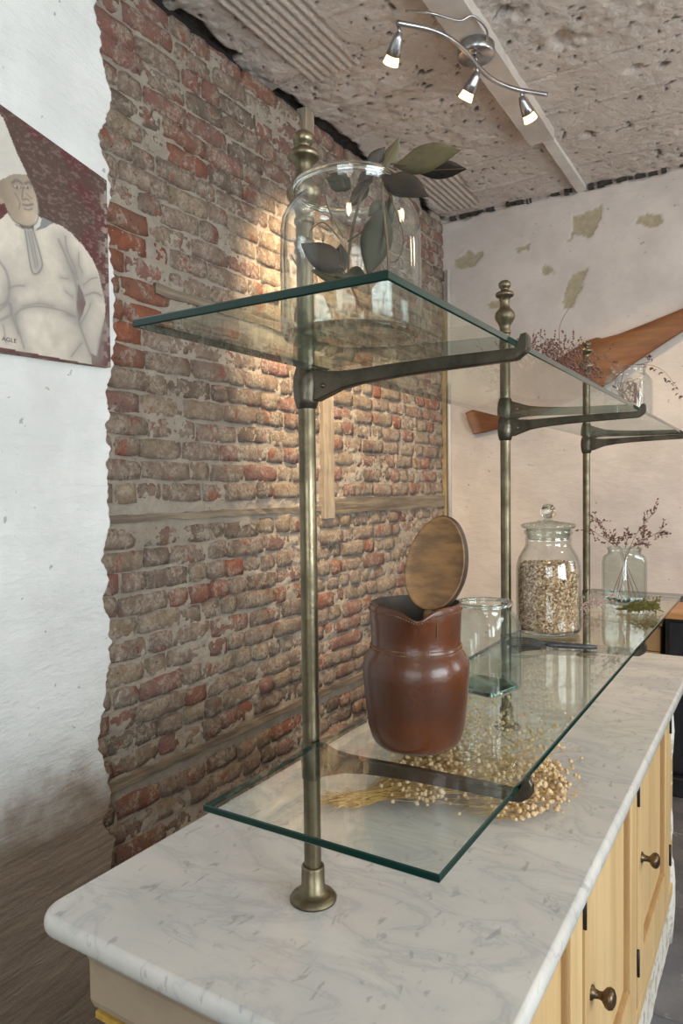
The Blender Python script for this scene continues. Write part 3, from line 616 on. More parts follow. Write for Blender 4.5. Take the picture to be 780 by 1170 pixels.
for e_, _ in eyes:
    ex = sum(p[0] for p in e_)/3; ez = sum(p[1] for p in e_)/3+.001
    over((.60, .55, .48), np.exp(-(((PY-ex)/.0075)**2+((PZ-ez)/.0032)**2)**2)*.7); over((.03, .025, .025), np.exp(-(((PY-ex)/.0034)**2+((PZ-ez)/.0034)**2)**2)*.95)
for ln, w in D['lines'][11:]: stroke(ln, w*.0075, (.26, .245, .23), .40)
pf = np.stack([np.full(PY.shape, XW+.0455), PY, PZ], -1)
pr = empty('painting', (XW+.03, .28, 1.2), 'oil painting of a chef in a tall white toque against maroon, hung on white plaster', 'painting')
def local(o, root):   # geometry written in world coordinates under a moved root
    o.matrix_parent_inverse = Matrix.Translation(-Vector(root.location)) if root.rotation_euler.z == 0 else root.matrix_basis.inverted(); return o
c_ = grid('canvas', pf, PAINTING, pr, color=base); local(c_, pr)
V = []; Fc = []
out = [(yc0, bz(yc0)), (yc1, bz(yc1)), (yc1, tz(yc1)), (yc0, tz(yc0))]
for x_ in (XW+.045, XW+.018):
    for (a, b) in out: V.append((x_, a, b))
Fc = [(3, 2, 1, 0), (4, 5, 6, 7)]+[(i, (i+1) % 4, (i+1) % 4+4, i+4) for i in range(4)]
local(mesh_obj('stretcher_frame', V, Fc, CANVAS, pr, smooth=False), pr)
cu = bpy.data.curves.new('signature', 'FONT'); cu.body = 'AGLE'; cu.size = .0155; cu.extrude = .0003; cu.space_character = 1.15
to = bpy.data.objects.new('signature', cu); link(to); to.rotation_euler = (math.radians(90), 0, math.radians(90)); to.location = (XW+.0462, .318, .938)
bpy.context.view_layer.update(); dg = bpy.context.evaluated_depsgraph_get(); me = bpy.data.meshes.new_from_object(to.evaluated_get(dg)); mw = to.matrix_world.copy()
bpy.data.objects.remove(to); me.transform(mw); me.materials.clear(); me.materials.append(LETTER); o = bpy.data.objects.new('signature', me); link(o, pr); local(o, pr)

# ------------------------------------------------------------------ track light
tl = empty('track_light', (-.40, 1.70, ZC-.05), 'curved steel ceiling lamp with three lit spotlights screwed to the painted beam', 'lamp')
def L_(o, root=tl): return local(o, root)
L_(lathe('canopy', [(0, .008), (.060, .008), (.066, .0), (.066, -.030), (.060, -.037), (0, -.037)], STEEL, tl, c=(-.395, 1.66, ZC-.053)))
BP = [(-.515, 1.285, 2.03), (-.427, 1.395, 2.03), (-.390, 1.520, 2.03), (-.381, 1.661, 2.03), (-.363, 1.763, 2.03), (-.313, 1.862, 2.03), (-.228, 1.960, 2.03)]
bar_pts = spline(BP, 8)
L_(tube('bar', bar_pts, .0085, STEEL, tl, 12))
L_(tube('stem', [(-.395, 1.645, ZC-.085), (-.384, 1.640, 2.03)], .007, STEEL, tl, 10))
def spot(base, tip, target, power):
    b = Vector(base); t = Vector(tip); ax = (t-b).normalized(); q = Vector((0, 0, 1)).rotation_difference(ax).to_matrix()
    L_(tube('swivel', [b+Vector((0, 0, .006)), b-Vector((0, 0, .028))], .006, STEEL, tl, 8))
    b2 = b-Vector((0, 0, .028)); Ln = (t-b2).length; ax = (t-b2).normalized(); q = Vector((0, 0, 1)).rotation_difference(ax).to_matrix()
    V, Fc = lathe_geo([(0, -.008), (.009, -.006), (.015, .01), (.020, .035), (.024, .060), (.022, .061), (.018, .04), (0, .03)], 24)
    V = [tuple(b2+q@Vector(v)) for v in V]; h = L_(mesh_obj('spot_head', V, Fc, STEEL, tl))
    V, Fc = lathe_geo([(.010, .050), (.020, .060), (.026, .086), (.025, .088), (0, .088)], 20)
    V = [tuple(b2+q@Vector(v)) for v in V]; g = mesh_obj('bulb', V, Fc, BULB, h)
    g.matrix_parent_inverse = h.matrix_parent_inverse.copy() if False else Matrix.Identity(4)
    l = bpy.data.lights.new('spot_lamp', 'SPOT'); l.energy = power; l.color = (1.0, .73, .42); l.spot_size = math.radians(78); l.spot_blend = .9; l.shadow_soft_size = .03
    lo = bpy.data.objects.new('spot_lamp', l); COL.objects.link(lo); lp = b2+ax*.100; lo.location = lp
    lo.rotation_euler = (Vector(target)-lp).to_track_quat('-Z', 'Y').to_euler()
spot((-.516, 1.300, 2.030), (-.575, 1.345, 1.935), (XW, 1.95, 1.0), 200)
spot((-.383, 1.640, 2.030), (-.445, 1.665, 1.930), (-.35, 1.6, -.1), 60)
spot((-.300, 1.880, 2.030), (-.280, 1.950, 1.930), (.05, 3.0, .3), 60)
# wire looping from the ceiling to the lamp
L_(tube('cable', spline([(-.52, 1.36, ZC-.05), (-.44, 1.38, ZC-.075), (-.38, 1.47, ZC-.070), (-.345, 1.50, ZC-.05), (-.325, 1.58, ZC-.06), (-.352, 1.64, ZC-.078)], 6), .004, STEEL, tl, 8))

# ------------------------------------------------------------------ propeller on the back wall
pp = empty('propeller', (-.39, YB-.045, 1.15), 'varnished brown wooden aircraft propeller mounted diagonally on the pale back wall', 'propeller')
sec = [(-1.015, .925, .068, .006), (-.95, .940, .076, .009), (-.82, .975, .085, .012), (-.66, 1.035, .095, .016), (-.52, 1.105, .115, .022), (-.39, 1.165, .130, .030), (-.30, 1.205, .135, .030), (-.255, 1.222, .128, .028), (-.235, 1.228, .112, .026), (-.16, 1.258, .092, .022), (.0, 1.328, .068, .016), (.11, 1.376, .054, .013), (.26, 1.435, .045, .010), (.34, 1.468, .028, .006)]
V = []; Fc = []; ns = 14
axd = Vector((.93, 0, .37)).normalized(); pd = Vector((-axd.z, 0, axd.x))
for (x, z, hw, th) in sec:
    for k in range(ns):
        a = 2*math.pi*k/ns; c, s_ = math.cos(a), math.sin(a)
        p = Vector((x, YB-.045, z))+pd*(hw*math.copysign(abs(c)**.9, c))+Vector((0, 1, 0))*(th*s_+.25*hw*c*(.3 if x > -.4 else -.3))
        V.append(tuple(p))
for i in range(len(sec)-1):
    for k in range(ns): Fc.append((i*ns+k, i*ns+(k+1) % ns, (i+1)*ns+(k+1) % ns, (i+1)*ns+k))
Fc += [tuple(range(ns)), tuple(reversed(range((len(sec)-1)*ns, len(sec)*ns)))]
local(mesh_obj('blade', V, Fc, PROP, pp), pp)
V, Fc = lathe_geo([(0, .012), (.05, .012), (.055, .006), (.055, -.006)], 28); V = [(-.39+a, YB-.083-c, 1.165+b) for a, b, c in V]
local(mesh_obj('hub_plate', V, Fc, PROP, pp), pp)

# ------------------------------------------------------------------ dark cabinet and crate at the back
dc = empty('kitchen_cabinet', (.7, 3.0, ZF), 'black panelled floor cabinet with an orange wood top by the back wall', 'cabinet')
local(box('body', (.075, 2.85, ZF+.09), (1.35, 3.17, -.072), BLACKW, dc, .003), dc)
local(box('plinth', (.055, 2.80, ZF), (1.37, 3.17, ZF+.09), BLACKW, dc, .006), dc)
local(box('worktop', (.045, 2.80, -.070), (1.40, 3.175, -.040), TOPW, dc, .004), dc)
for k in range(3):
    x0 = .10+k*.415; d = bmesh.new()
    add_box(d, (x0+.02, 2.842, -.44), (.05, .022, .70)); add_box(d, (x0+.355, 2.842, -.44), (.05, .022, .70)); add_box(d, (x0+.19, 2.842, -.125), (.29, .022, .07)); add_box(d, (x0+.19, 2.842, -.755), (.29, .022, .07)); add_box(d, (x0+.19, 2.848, -.44), (.30, .012, .60))
    dd = local(bm_obj('door', d, BLACKW, dc), dc); V, Fc = lathe_geo([(0, .022), (.011, .018), (.013, .012), (.006, .006), (.006, 0)], 14); V = [(x0+.345+a, 2.832-c, -.40+b) for a, b, c in V]; mesh_obj('knob', V, Fc, KNOBM, dd)
cr = empty('wooden_chest', (-.2, 3.0, ZF), 'plain tan wooden chest left of the black cabinet behind the counter end', 'chest')
for k in range(6): local(box('board', (-.45, 2.92, ZF+.02+k*.125), (.045, 3.17, ZF+.142+k*.125), CRATEW, cr, .003, 1), cr)
local(box('lid', (-.46, 2.91, ZF+.772), (.055, 3.175, ZF+.795), CRATEW, cr, .003, 1), cr)

# ------------------------------------------------------------------ counter cabinet
XC0, XC1, YC0, YC1 = -.303, .3085, -.212, 1.731
ZT = -.0295
cb = empty('shop_counter', (0, .75, ZF), 'long stripped pine counter cabinet with panelled doors under the white marble slab', 'counter')
def C_(o): return local(o, cb)
xb0, xf, y0c, y1c = -.216, .236, -.177, 1.665
C_(box('carcass', (xb0+.006, y0c+.006, ZF+.02), (xf-.002, y1c, ZT), CREAMW, cb))
# moulded frieze round the back-left and near end
prof = [(-.0297, .026), (-.034, .020), (-.042, .012), (-.055, .008), (-.105, .008), (-.115, .005), (-.121, -.003)]
V = []; Fc = []
for z_, off in prof:
    V += [(xf, y0c-off, z_), (xb0-off, y0c-off, z_), (xb0-off, y1c, z_)]
for i in range(len(prof)-1):
    a = i*3; Fc += [(a, a+1, a+4, a+3), (a+1, a+2, a+5, a+4)]
C_(mesh_obj('moulded_frieze', V, Fc, CREAMW, cb, smooth=False))
V = []
pr2 = [(-.121, -.004), (-.122, .004), (-.131, .004), (-.132, -.006)]
for z_, off in pr2: V += [(xf, y0c-off, z_), (xb0-off, y0c-off, z_), (xb0-off, y1c, z_)]
Fc = []
for i in range(3):
    a = i*3; Fc += [(a, a+1, a+4, a+3), (a+1, a+2, a+5, a+4)]
tag(C_(mesh_obj('bead', V, Fc, YELLOWW, cb, smooth=False)), 'ochre yellow bead')
C_(box('top_rail', (xf-.004, y0c, -.062), (xf+.012, y1c, ZT), PINE, cb, .002))
C_(box('bottom_rail', (xf-.004, y0c, -.735), (xf+.016, y1c, -.695), PINE, cb, .003))
def flaky_box(name, lo, hi, seed):
    bm = bmesh.new(); add_box(bm, [(a+b)/2 for a, b in zip(lo, hi)], [b-a for a, b in zip(lo, hi)])
    bmesh.ops.subdivide_edges(bm, edges=[e for e in bm.edges if abs(e.verts[0].co.y-e.verts[1].co.y) > .5], cuts=60, use_grid_fill=True)
    rg = random.Random(seed)
    for v in bm.verts: v.co.x += rg.uniform(-.0015, .0015); v.co.z += rg.uniform(-.0015, .0015)
    return bm_obj(name, bm, FLAKY, cb)
tag(C_(flaky_box('plinth', (xb0-.01, y0c-.01, ZF), (xf+.006, y1c+.01, -.735), 4)), 'plinth with flaking white paint')
doors = [(-.095, .432), (.457, .966), (.990, 1.535)]
for (a, b) in [(y0c, -.100), (.437, .452), (.971, .985), (1.54, y1c)]:
    C_(box('stile', (xf-.004, a, -.695), (xf+.010, b, -.062), PINE, cb, .001))
zt_, zb_ = -.066, -.692
for (a, b) in doors:
    bm = bmesh.new(); xm = xf+.006; th = .020; w = .075
    add_box(bm, (xm, a+w/2, (zt_+zb_)/2), (th, w, zt_-zb_), .0015, 1); add_box(bm, (xm, b-w/2, (zt_+zb_)/2), (th, w, zt_-zb_), .0015, 1)
    add_box(bm, (xm, (a+b)/2, zt_-w*.45), (th, b-a-2*w, w*.9)); add_box(bm, (xm, (a+b)/2, zb_+w*.65), (th, b-a-2*w, w*1.3))
    dr = C_(bm_obj('door', bm, PINE, cb))
    # recessed panel and the moulding round it
    box('panel', (xf-.004, a+w-.003, zb_+w*1.28), (xf+.002, b-w+.003, zt_-w*.88), PINE, dr)
    mb = bmesh.new(); ya, yb, za, zb2 = a+w, b-w, zb_+w*1.3, zt_-w*.9
    for (yy, hh) in ((ya+.005, 0), (yb-.005, 0)): add_box(mb, (xf+.006, yy, (za+zb2)/2), (.013, .010, zb2-za), .003, 2)
    for zz in (za+.005, zb2-.005): add_box(mb, (xf+.006, (ya+yb)/2, zz), (.013, yb-ya, .010), .003, 2)
    tag(bm_obj('moulding', mb, PINE_D, dr), 'darker pine moulding')
    for hz in (-.165, -.57):
        tag(tube('hinge', [(xf+.019, b+.004, hz-.032), (xf+.019, b+.004, hz+.032)], .0035, IRON, dr, 8), 'black iron hinge')
    kx = xf+.016; ky = a+.040
    V, Fc = lathe_geo([(.013, 0), (.013, .002), (.008, .006), (.0065, .014), (.008, .019), (.016, .025), (.0185, .031), (.016, .037), (.008, .041), (0, .042)], 24)
    V = [(kx+c, ky+q, -.345+p) for p, q, c in V]; tag(mesh_obj('knob', V, Fc, KNOBM, dr), 'bronzed round knob')
# carved flaking column on the far front corner
prc = [(0, -.062), (.028, -.064), (.030, -.09), (.020, -.11), (.030, -.16), (.034, -.22), (.030, -.29), (.022, -.34), (.028, -.355), (.022, -.372), (.029, -.388), (.022, -.405), (.028, -.42), (.022, -.44), (.030, -.49), (.031, -.54), (.022, -.60), (.024, -.615), (.034, -.64), (.038, -.70), (.038, -.78), (.034, -.84), (.030, ZF+.001), (0, ZF+.001)]
tag(C_(lathe('carved_column', prc, FLAKY, cb, c=(xf-.016, y1c-.022, 0), n=20)), 'carved corner column with flaking white paint')

# marble slab, bullnosed
def rrect(x0, x1, y0, y1, r, n=8):
    pts = []
    for cx, cy, a0 in ((x1-r, y0+r, -90), (x1-r, y1-r, 0), (x0+r, y1-r, 90), (x0+r, y0+r, 180)):
        for k in range(n+1):
            a = math.radians(a0+90*k/n); pts.append((cx+r*math.cos(a), cy+r*math.sin(a)))
    return pts
rings = []
t_ = .0145
for k in range(9):
    a = math.pi/2-math.pi*k/8; rings.append((t_*(1-math.cos(a))*.6, -t_+t_*math.sin(a)))
V = []; Fc = []
for ins, z_ in rings:
    for p in rrect(XC0+ins, XC1-ins, YC0+ins, YC1-ins, .035-ins*.5): V.append((p[0], p[1], z_))
m_ = len(rrect(0, 1, 0, 1, .1))
for i in range(len(rings)-1):
    for k in range(m_): Fc.append((i*m_+k, i*m_+(k+1) % m_, (i+1)*m_+(k+1) % m_, (i+1)*m_+k))
Fc.append(tuple(reversed(range(m_)))); Fc.append(tuple(range((len(rings)-1)*m_, len(rings)*m_)))
Fc = [tuple(reversed(f)) for f in Fc]
mo = mesh_obj('marble_worktop', V, Fc, MARBLE, smooth=False)
for p in mo.data.polygons:
    if len(p.vertices) == 4: p.use_smooth = True
tag(mo, 'white grey-veined marble slab with rounded edge lying on the pine counter', 'worktop')
# ------------------------------------------------------------------ shelf uprights with brackets
SP = .792
def bracket(zt, length, hook, m, parent, name='bracket'):
    """swan-necked arm seen from the side: (x, top z, bottom z, half width)"""
    S = [(.004, zt+.004, zt-.038, .008), (.020, zt+.003, zt-.038, .0075), (.035, zt-.002, zt-.033, .007), (.055, zt-.0035, zt-.026, .0065), (.085, zt-.003, zt-.0215, .006),
         (.14, zt-.001, zt-.0175, .0055), (.20, zt, zt-.0155, .0055), (length-.025, zt, zt-.014, .0055), (length-.010, zt, zt-.0135, .0055), (length-.006, zt+hook*.5, zt-.0125, .0055), (length-.003, zt+hook, zt-.010, .0055), (length+.003, zt+hook+.001, zt-.006, .0055), (length+.006, zt+hook*.7, zt-.001, .005)]
    V = []; Fc = []
    for (x, a, b, w) in S:
        c = .0015
        V += [(x, -w+c, a), (x, w-c, a), (x, w, a-c), (x, w, b+c), (x, w-c, b), (x, -w+c, b), (x, -w, b+c), (x, -w, a-c)]
    for i in range(len(S)-1):
        for k in range(8): Fc.append((i*8+k, i*8+(k+1) % 8, (i+1)*8+(k+1) % 8, (i+1)*8+k))
    Fc += [tuple(reversed(range(8))), tuple(range((len(S)-1)*8, len(S)*8))]
    o = mesh_obj(name, V, Fc, m, parent, smooth=False); return o
def make_post(label):
    root = empty('shelf_upright', (0, 0, .0005), label, 'shelf upright')
    lathe('base_flange', [(0, 0), (.0312, 0), (.0316, .0025), (.0290, .0045), (.0282, .0065), (.0235, .0085), (.0190, .0115), (.0168, .0145), (.0168, .0165), (.0158, .0175), (.0154, .044), (.0146, .0465), (.0116, .0465)], BRASS, root)
    lathe('pole', [(.0114, .02), (.0112, .895)], BRASS, root, n=28)
    lathe('collar', [(.0112, .855), (.0138, .858), (.0138, .862), (.0118, .865), (.0138, .868), (.0138, .872), (.0112, .875)], BRASS, root, n=28)
    lathe('finial', [(.010, .893), (.0135, .896), (.0135, .901), (.011, .905), (.0125, .912), (.0155, .919), (.0205, .926), (.0228, .934), (.0220, .941), (.0170, .947), (.0125, .952), (.0105, .959), (.0105, .966), (.0128, .975), (.0190, .978), (.0210, .982), (.0190, .987), (.0120, .990), (.0085, .993), (.0090, .996), (.0125, .999), (.0138, 1.004), (.0130, 1.009), (.0080, 1.0135), (0, 1.0145)], BRASS, root, n=36)
    for zt, ln, hk in ((.2095, .292, .014), (.7025, .290, .0145)):
        lathe('clamp', [(.0104, zt-.048), (.0135, zt-.046), (.0165, zt-.035), (.0180, zt-.018), (.0165, zt-.003), (.0135, zt+.007), (.0104, zt+.009)] if zt > .5 else [(.0104, zt-.046), (.0128, zt-.044), (.0140, zt-.02), (.0128, zt+.004), (.0104, zt+.006)], BRASS2, root, n=28)
        br = bracket(zt, ln, hk, BRASS2, root)
        V, Fc = lathe_geo([(0, .004), (.003, .003), (.0035, 0)], 10); V = [(.030+a, -.0065-c, zt-.020+b) for a, b, c in V]
        mesh_obj('screw', V, Fc, BRASS, br)
    return root
labs = ['tall brass shelf upright nearest the camera, on the near end of the marble', 'brass shelf upright in the middle, behind the square jar and the oats jar', 'farthest brass shelf upright, rising behind the oats jar at its right']
post = make_post(labs[0])
def copy_tree(o, parent=None):
    c = o.copy(); COL.objects.link(c)
    if parent is not None: c.parent = parent
    for ch in list(o.children): copy_tree(ch, c)
    return c
posts = [post]
for k in (1, 2):
    p = copy_tree(post); p.location = (0, SP*k, .0005); p['label'] = labs[k]; posts.append(p)
for p in posts: p['group'] = 'shelf uprights along the counter'
# ------------------------------------------------------------------ glass shelves
def shelf(name, x0, x1, y0, y1, z0, z1, label):
    root = empty(name, ((x0+x1)/2, (y0+y1)/2, z0), label, 'glass shelf', group='glass shelves')
    b = .0012
    V = []; Fc = []
    def ring(i, z): return [(x0+i, y0+i, z), (x1-i, y0+i, z), (x1-i, y1-i, z), (x0+i, y1-i, z)]
    V = ring(b, z0)+ring(0, z0+b)+ring(0, z1-b)+ring(b, z1)
    Fc = [(3, 2, 1, 0), (12, 13, 14, 15)]
    for r in range(3):
        for k in range(4): Fc.append((r*4+k, r*4+(k+1) % 4, r*4+4+(k+1) % 4, r*4+4+k))
    me_o = mesh_obj('pane', V, Fc, PANE, root, smooth=False); me_o.data.materials.append(GEDGE)
    for i, p in enumerate(me_o.data.polygons):
        p.material_index = 0 if i < 2 else 1
    local(me_o, root); return root
GL, GU = .2105, .7035
GT = .0080
shelf('glass_shelf', .0130, .2835, -.222, 1.600, GL, GL+GT, 'lower clear glass shelf carrying the leather jug and the oats jar')
shelf('glass_shelf', .0130, .2835, -.305, 1.640, GU, GU+GT, 'upper clear glass shelf with the jar of magnolia leaves on it')
ZL, ZU = GL+GT+.0005, GU+GT+.0005

# ------------------------------------------------------------------ leather jug
jug = empty('leather_jug', (.128, .056, ZL), 'brown stitched leather jug with a pouring lip on the lower glass shelf', 'jug')
sa = math.radians(-62)       # spout direction
def spout(x, y, z, a):
    d = math.atan2(math.sin(a-sa), math.cos(a-sa)); k = math.exp(-(d/.30)**2)*max(0, min(1, (z-.148)/.035))
    r = math.hypot(x, y); return x+.010*k*math.cos(sa), y+.010*k*math.sin(sa), z-.013*k*max(0, min(1, (z-.160)/.02))
pj = [(0, .004), (.046, .004), (.050, .0), (.0545, .004), (.0580, .010), (.0625, .026), (.0665, .060), (.0690, .092), (.0690, .104), (.0665, .113), (.0615, .121), (.0585, .126), (.0575, .133), (.0580, .145), (.0590, .165), (.0595, .180), (.0585, .184), (.0565, .184)]
lathe('body', pj, LEATHER, jug, n=96, fn=spout)
lathe('lining', [(.0566, .1838), (.0550, .176), (.0540, .13), (.0540, .02), (0, .02)], LEATHER_IN, jug, n=96, fn=spout)
V = []; Fc = []
def bead(p, r):
    b = len(V)
    for dx, dy, dz in ((r, 0, 0), (-r, 0, 0), (0, r, 0), (0, -r, 0), (0, 0, r), (0, 0, -r)): V.append((p[0]+dx, p[1]+dy, p[2]+dz))
    for f in ((0, 2, 4), (2, 1, 4), (1, 3, 4), (3, 0, 4), (2, 0, 5), (1, 2, 5), (3, 1, 5), (0, 3, 5)): Fc.append(tuple(q+b for q in f))
for zz, rr in ((.1300, .0583), (.1255, .0592), (.1755, .0600)):
    for i in range(120):
        a = 2*math.pi*i/120; x, y, z_ = spout(rr*math.cos(a), rr*math.sin(a), zz, a); bead((x, y, z_), .0014)
for k in range(14):
    a = sa+.42; bead((.0600*math.cos(a), .0600*math.sin(a), .148+k*.0023), .0011)
tag(mesh_obj('stitching', V, Fc, LEATHER_D, jug), 'tan stitched seams', kind='stuff')
V, Fc = [], []
# oval lid leaning upright in the jug's mouth
lid = empty('oval_lid', (.160, .052, ZL+.178), 'oval brown hide-covered lid standing upright in the mouth of the leather jug', 'lid')
Lr = (cam.location - Vector((.160, .052, .455))).normalized()
view = Vector((.40, -.83, .02)).normalized(); view = (view+Vector((-.35, 0, .10))).normalized()
ru = Vector((-view.y, view.x, 0)).normalized(); uu_ = view.cross(ru) if False else ru.cross(view)*-1
uu_ = Vector((0, 0, 1)) - view*view.z; uu_.normalize(); ru = uu_.cross(view)
tl_ = math.radians(-11); ux = ru*math.cos(tl_)+uu_*math.sin(tl_); uy = -ru*math.sin(tl_)+uu_*math.cos(tl_)
cL = Vector((.160, .052, .4545))
def ovalpt(a, s, d):
    r = 1; c, s_ = math.cos(a), math.sin(a)
    w = .0385*(1-.10*s_)*s; h = .0600*s
    return cL+ux*(w*c)+uy*(h*s_)+view*d
def oval(rings, name, m):
    V = []; Fc = []; n = 48
    for s, d in rings:
        for i in range(n): V.append(tuple(ovalpt(2*math.pi*i/n, s, d)))
    for r in range(len(rings)-1):
        for i in range(n): Fc.append((r*n+i, r*n+(i+1) % n, (r+1)*n+(i+1) % n, (r+1)*n+i))
    Fc.append(tuple(range((len(rings)-1)*n, len(rings)*n)))
    return local(mesh_obj(name, V, Fc, m, lid), lid)
oval([(1.0, .006), (.975, .0075), (.93, .006), (.80, .0045), (.5, .003), (.2, .0025), (.05, .0025)], 'face', LIDW)
oval([(1.0, .006), (1.03, .001), (1.03, -.006), (.98, -.014), (.80, -.019), (.4, -.021), (.1, -.021)], 'rim', LIDE)
c0 = ovalpt(-math.pi/2+.15, 1.0, -.002)
V, Fc = tube_geo([c0+uy*.006, c0-uy*.006, c0-uy*.016], [.008, .009, .007], 12); local(mesh_obj('tab', V, Fc, LIDW, lid), lid)

# ------------------------------------------------------------------ jars
def jar_shell(name, outer, th, m, parent, n=56, rot=0.0, base=None, basem=None):
    """outer profile bottom to top; inner wall offset by th, closed over the rim"""
    prof = [(0, outer[0][1], 0)]+list(outer)
    inner = []
    for p in reversed(outer):
        q = list(p); q[0] = max(0, p[0]-th); q[1] = max(p[1], outer[0][1]+th*2.2); inner.append(tuple(q))
    return lathe(name, prof+inner+[(0, outer[0][1]+th*2.2, 0)], m, parent, n=n, rot=rot)
# tall cylinder jar with the magnolia branch, upper shelf
J1 = (.128, -.098)
j1 = empty('storage_jar', (J1[0], J1[1], ZU), 'large clear round-shouldered glass jar holding magnolia leaves on the upper shelf', 'jar')
o1 = [(.066, .0), (.073, .003), (.0765, .010), (.0770, .030), (.0768, .090), (.0762, .120), (.0740, .131), (.0690, .141), (.0625, .147), (.0600, .151), (.0590, .156), (.0600, .161), (.0620, .164), (.0600, .168)]
jar_shell('glass_body', o1, .0035, JARG, j1)
tag(lathe('rim', [(.0615, .161), (.0635, .1645), (.0620, .168), (.0585, .168), (.0570, .1645), (.0585, .161), (.0615, .161)], SOLIDG, j1), 'thick rolled rim')
tag(lathe('base_ring', [(.0700, .0008), (.0735, .0035), (.0725, .0075), (.066, .0070), (.050, .0055), (0, .005), (0, .003), (.050, .0015), (.064, .0008), (.0700, .0008)], SOLIDG2, j1), 'greenish thick base')
# magnolia branch
mb = empty('magnolia_branch', (J1[0], J1[1], ZU+.008), 'branch of dark olive magnolia leaves standing in the jar on the upper shelf', 'branch')
for i, st in enumerate(D['stems']):
    st = [(a, b+.012*math.sin(i*1.7), c) for a, b, c in st]
    st = [(a, b, max(c, ZU+.012)) for a, b, c in st]
    pts = spline(st, 6); r0 = .0022 if i < 2 else .0009
    local(tube('stem', pts, [r0*(1-.5*k/len(pts)) for k in range(len(pts))], TWIG, mb, 6), mb)
def leaf_geo(b, t, w, bend, roll, V, Fc, nl=10):
    b = Vector(b); t = Vector(t); ax = t-b; L = ax.length; ax.normalize()
    side = ax.cross(view_dir).normalized(); nn = side.cross(ax).normalized()
    side = (side*math.cos(roll)+nn*math.sin(roll)).normalized(); nn = side.cross(ax).normalized()
    prof = [.02, .30, .62, .86, .98, 1.0, .93, .78, .55, .28, .02]
    base = len(V)
    for i in range(nl+1):
        s = i/nl; k = prof[i]*w*.5; c = b+ax*(L*s)+nn*(bend*math.sin(math.pi*s)*L)
        for q in (-1, -.5, 0, .5, 1): V.append(tuple(c+side*(k*q)+nn*(abs(q)*k*.28+.0006*math.sin(i*2.1+q*4))))
    for i in range(nl):
        for q in range(4):
            a = base+i*5+q; Fc.append((a, a+1, a+6, a+5))
view_dir = Vector((-.42, .90, .25)).normalized()
for i, (b, t, w, mi) in enumerate(D['leaves']):
    t = [t[0], t[1], max(t[2], ZU+.012)]; b = [b[0], b[1], max(b[2], ZU+.015)]
    V = []; Fc = []; leaf_geo(b, t, w*1.25, (.06 if i % 2 else -.05), (.25 if i % 3 else -.35), V, Fc)
    lf = mesh_obj('leaf', V, Fc, LEAFM[mi], mb); local(lf, mb)
    sm = lf.modifiers.new('thick', 'SOLIDIFY'); sm.thickness = .0005
    ax = [Vector(b)+(Vector(t)-Vector(b))*(k/6)*.96 + Vector((0, -.0010, 0)) for k in range(7)]
    rb = tube('midrib', ax, [.0007, .0007, .0006, .0005, .0004, .0003, .0002], TWIG, lf, 5)
    tag(lf, ['dark green leaf', 'dark brown leaf', 'pale olive leaf'][mi])

# square open jar on the lower shelf
rot2 = math.radians(-2)+math.atan2(.369-.273, .177-.154)
cs = Vector((.154, .273, 0)); e1 = Vector((math.cos(math.radians(76.5)), math.sin(math.radians(76.5)), 0)); e2 = Vector((-e1.y, e1.x, 0))
S2 = .094; c2 = cs+(e1+e2)*(S2/2)
j2 = empty('square_jar', (c2.x, c2.y, ZL), 'empty square pale green glass jar right behind the leather jug on the lower shelf', 'jar', math.radians(76.5))
h = S2/2
o2 = [(h*.93, 0, .9), (h*.99, .003, .9), (h, .008, .9), (h, .095, .9), (h*.985, .108, .85), (h*.95, .118, .6), (h*.93, .124, .25), (h*.93, .132, 0), (h*.96, .138, 0), (h*.97, .142, 0), (h*.95, .1435, 0)]
jar_shell('glass_body', o2, .004, JARG2, j2, n=64)
tag(lathe('base_glass', [(0, .001), (h*.86, .001, .9), (h*.94, .004, .9), (h*.92, .009, .9), (h*.6, .0065, .8), (0, .006)], SOLIDG2, j2, n=64), 'thick green base')
tag(lathe('rim', [(h*.97, .139), (h*1.00, .142), (h*.98, .1455), (h*.92, .1455), (h*.89, .142), (h*.92, .139), (h*.97, .139)], SOLIDG, j2, n=56), 'rounded rim')

# oats jar
J3 = (.084, .836)
j3 = empty('oats_jar', (J3[0], J3[1], ZL), 'tall lidded apothecary jar full of rolled oats on the lower shelf', 'jar')
o3 = [(.060, 0), (.067, .003), (.0705, .010), (.0712, .020), (.0712, .140), (.0700, .155), (.0650, .172), (.0570, .187), (.0515, .196), (.0500, .202), (.0500, .208), (.0515, .211), (.0500, .214), (.0500, .222), (.0530, .226), (.0530, .232), (.0510, .234)]
jar_shell('glass_body', o3, .0035, JARG, j3)
tag(lathe('base_ring', [(0, .001), (.058, .001), (.066, .004), (.068, .010), (.062, .0085), (.03, .007), (0, .0068)], SOLIDG, j3), 'thick clear base')
FROST = thin_glass('ground_glass_stopper', (.86, .89, .86), (.50, .58, .54), 2)
ld = lathe('stopper', [(0, .212), (.044, .212), (.0455, .214), (.0485, .236), (.0570, .238), (.0600, .241), (.0600, .245), (.0560, .248), (.030, .252), (.012, .254), (.008, .257), (.008, .261), (0, .262)], FROST, j3)
V, Fc = lathe_geo([(0, 0), (.008, .001), (.0145, .0065), (.0175, .0155), (.0165, .0235), (.0110, .0305), (.005, .0330), (0, .0335)], 28)
tag(mesh_obj('knob', [(a, b, c+.259) for a, b, c in V], Fc, SOLIDG, ld), 'round clear glass knob')
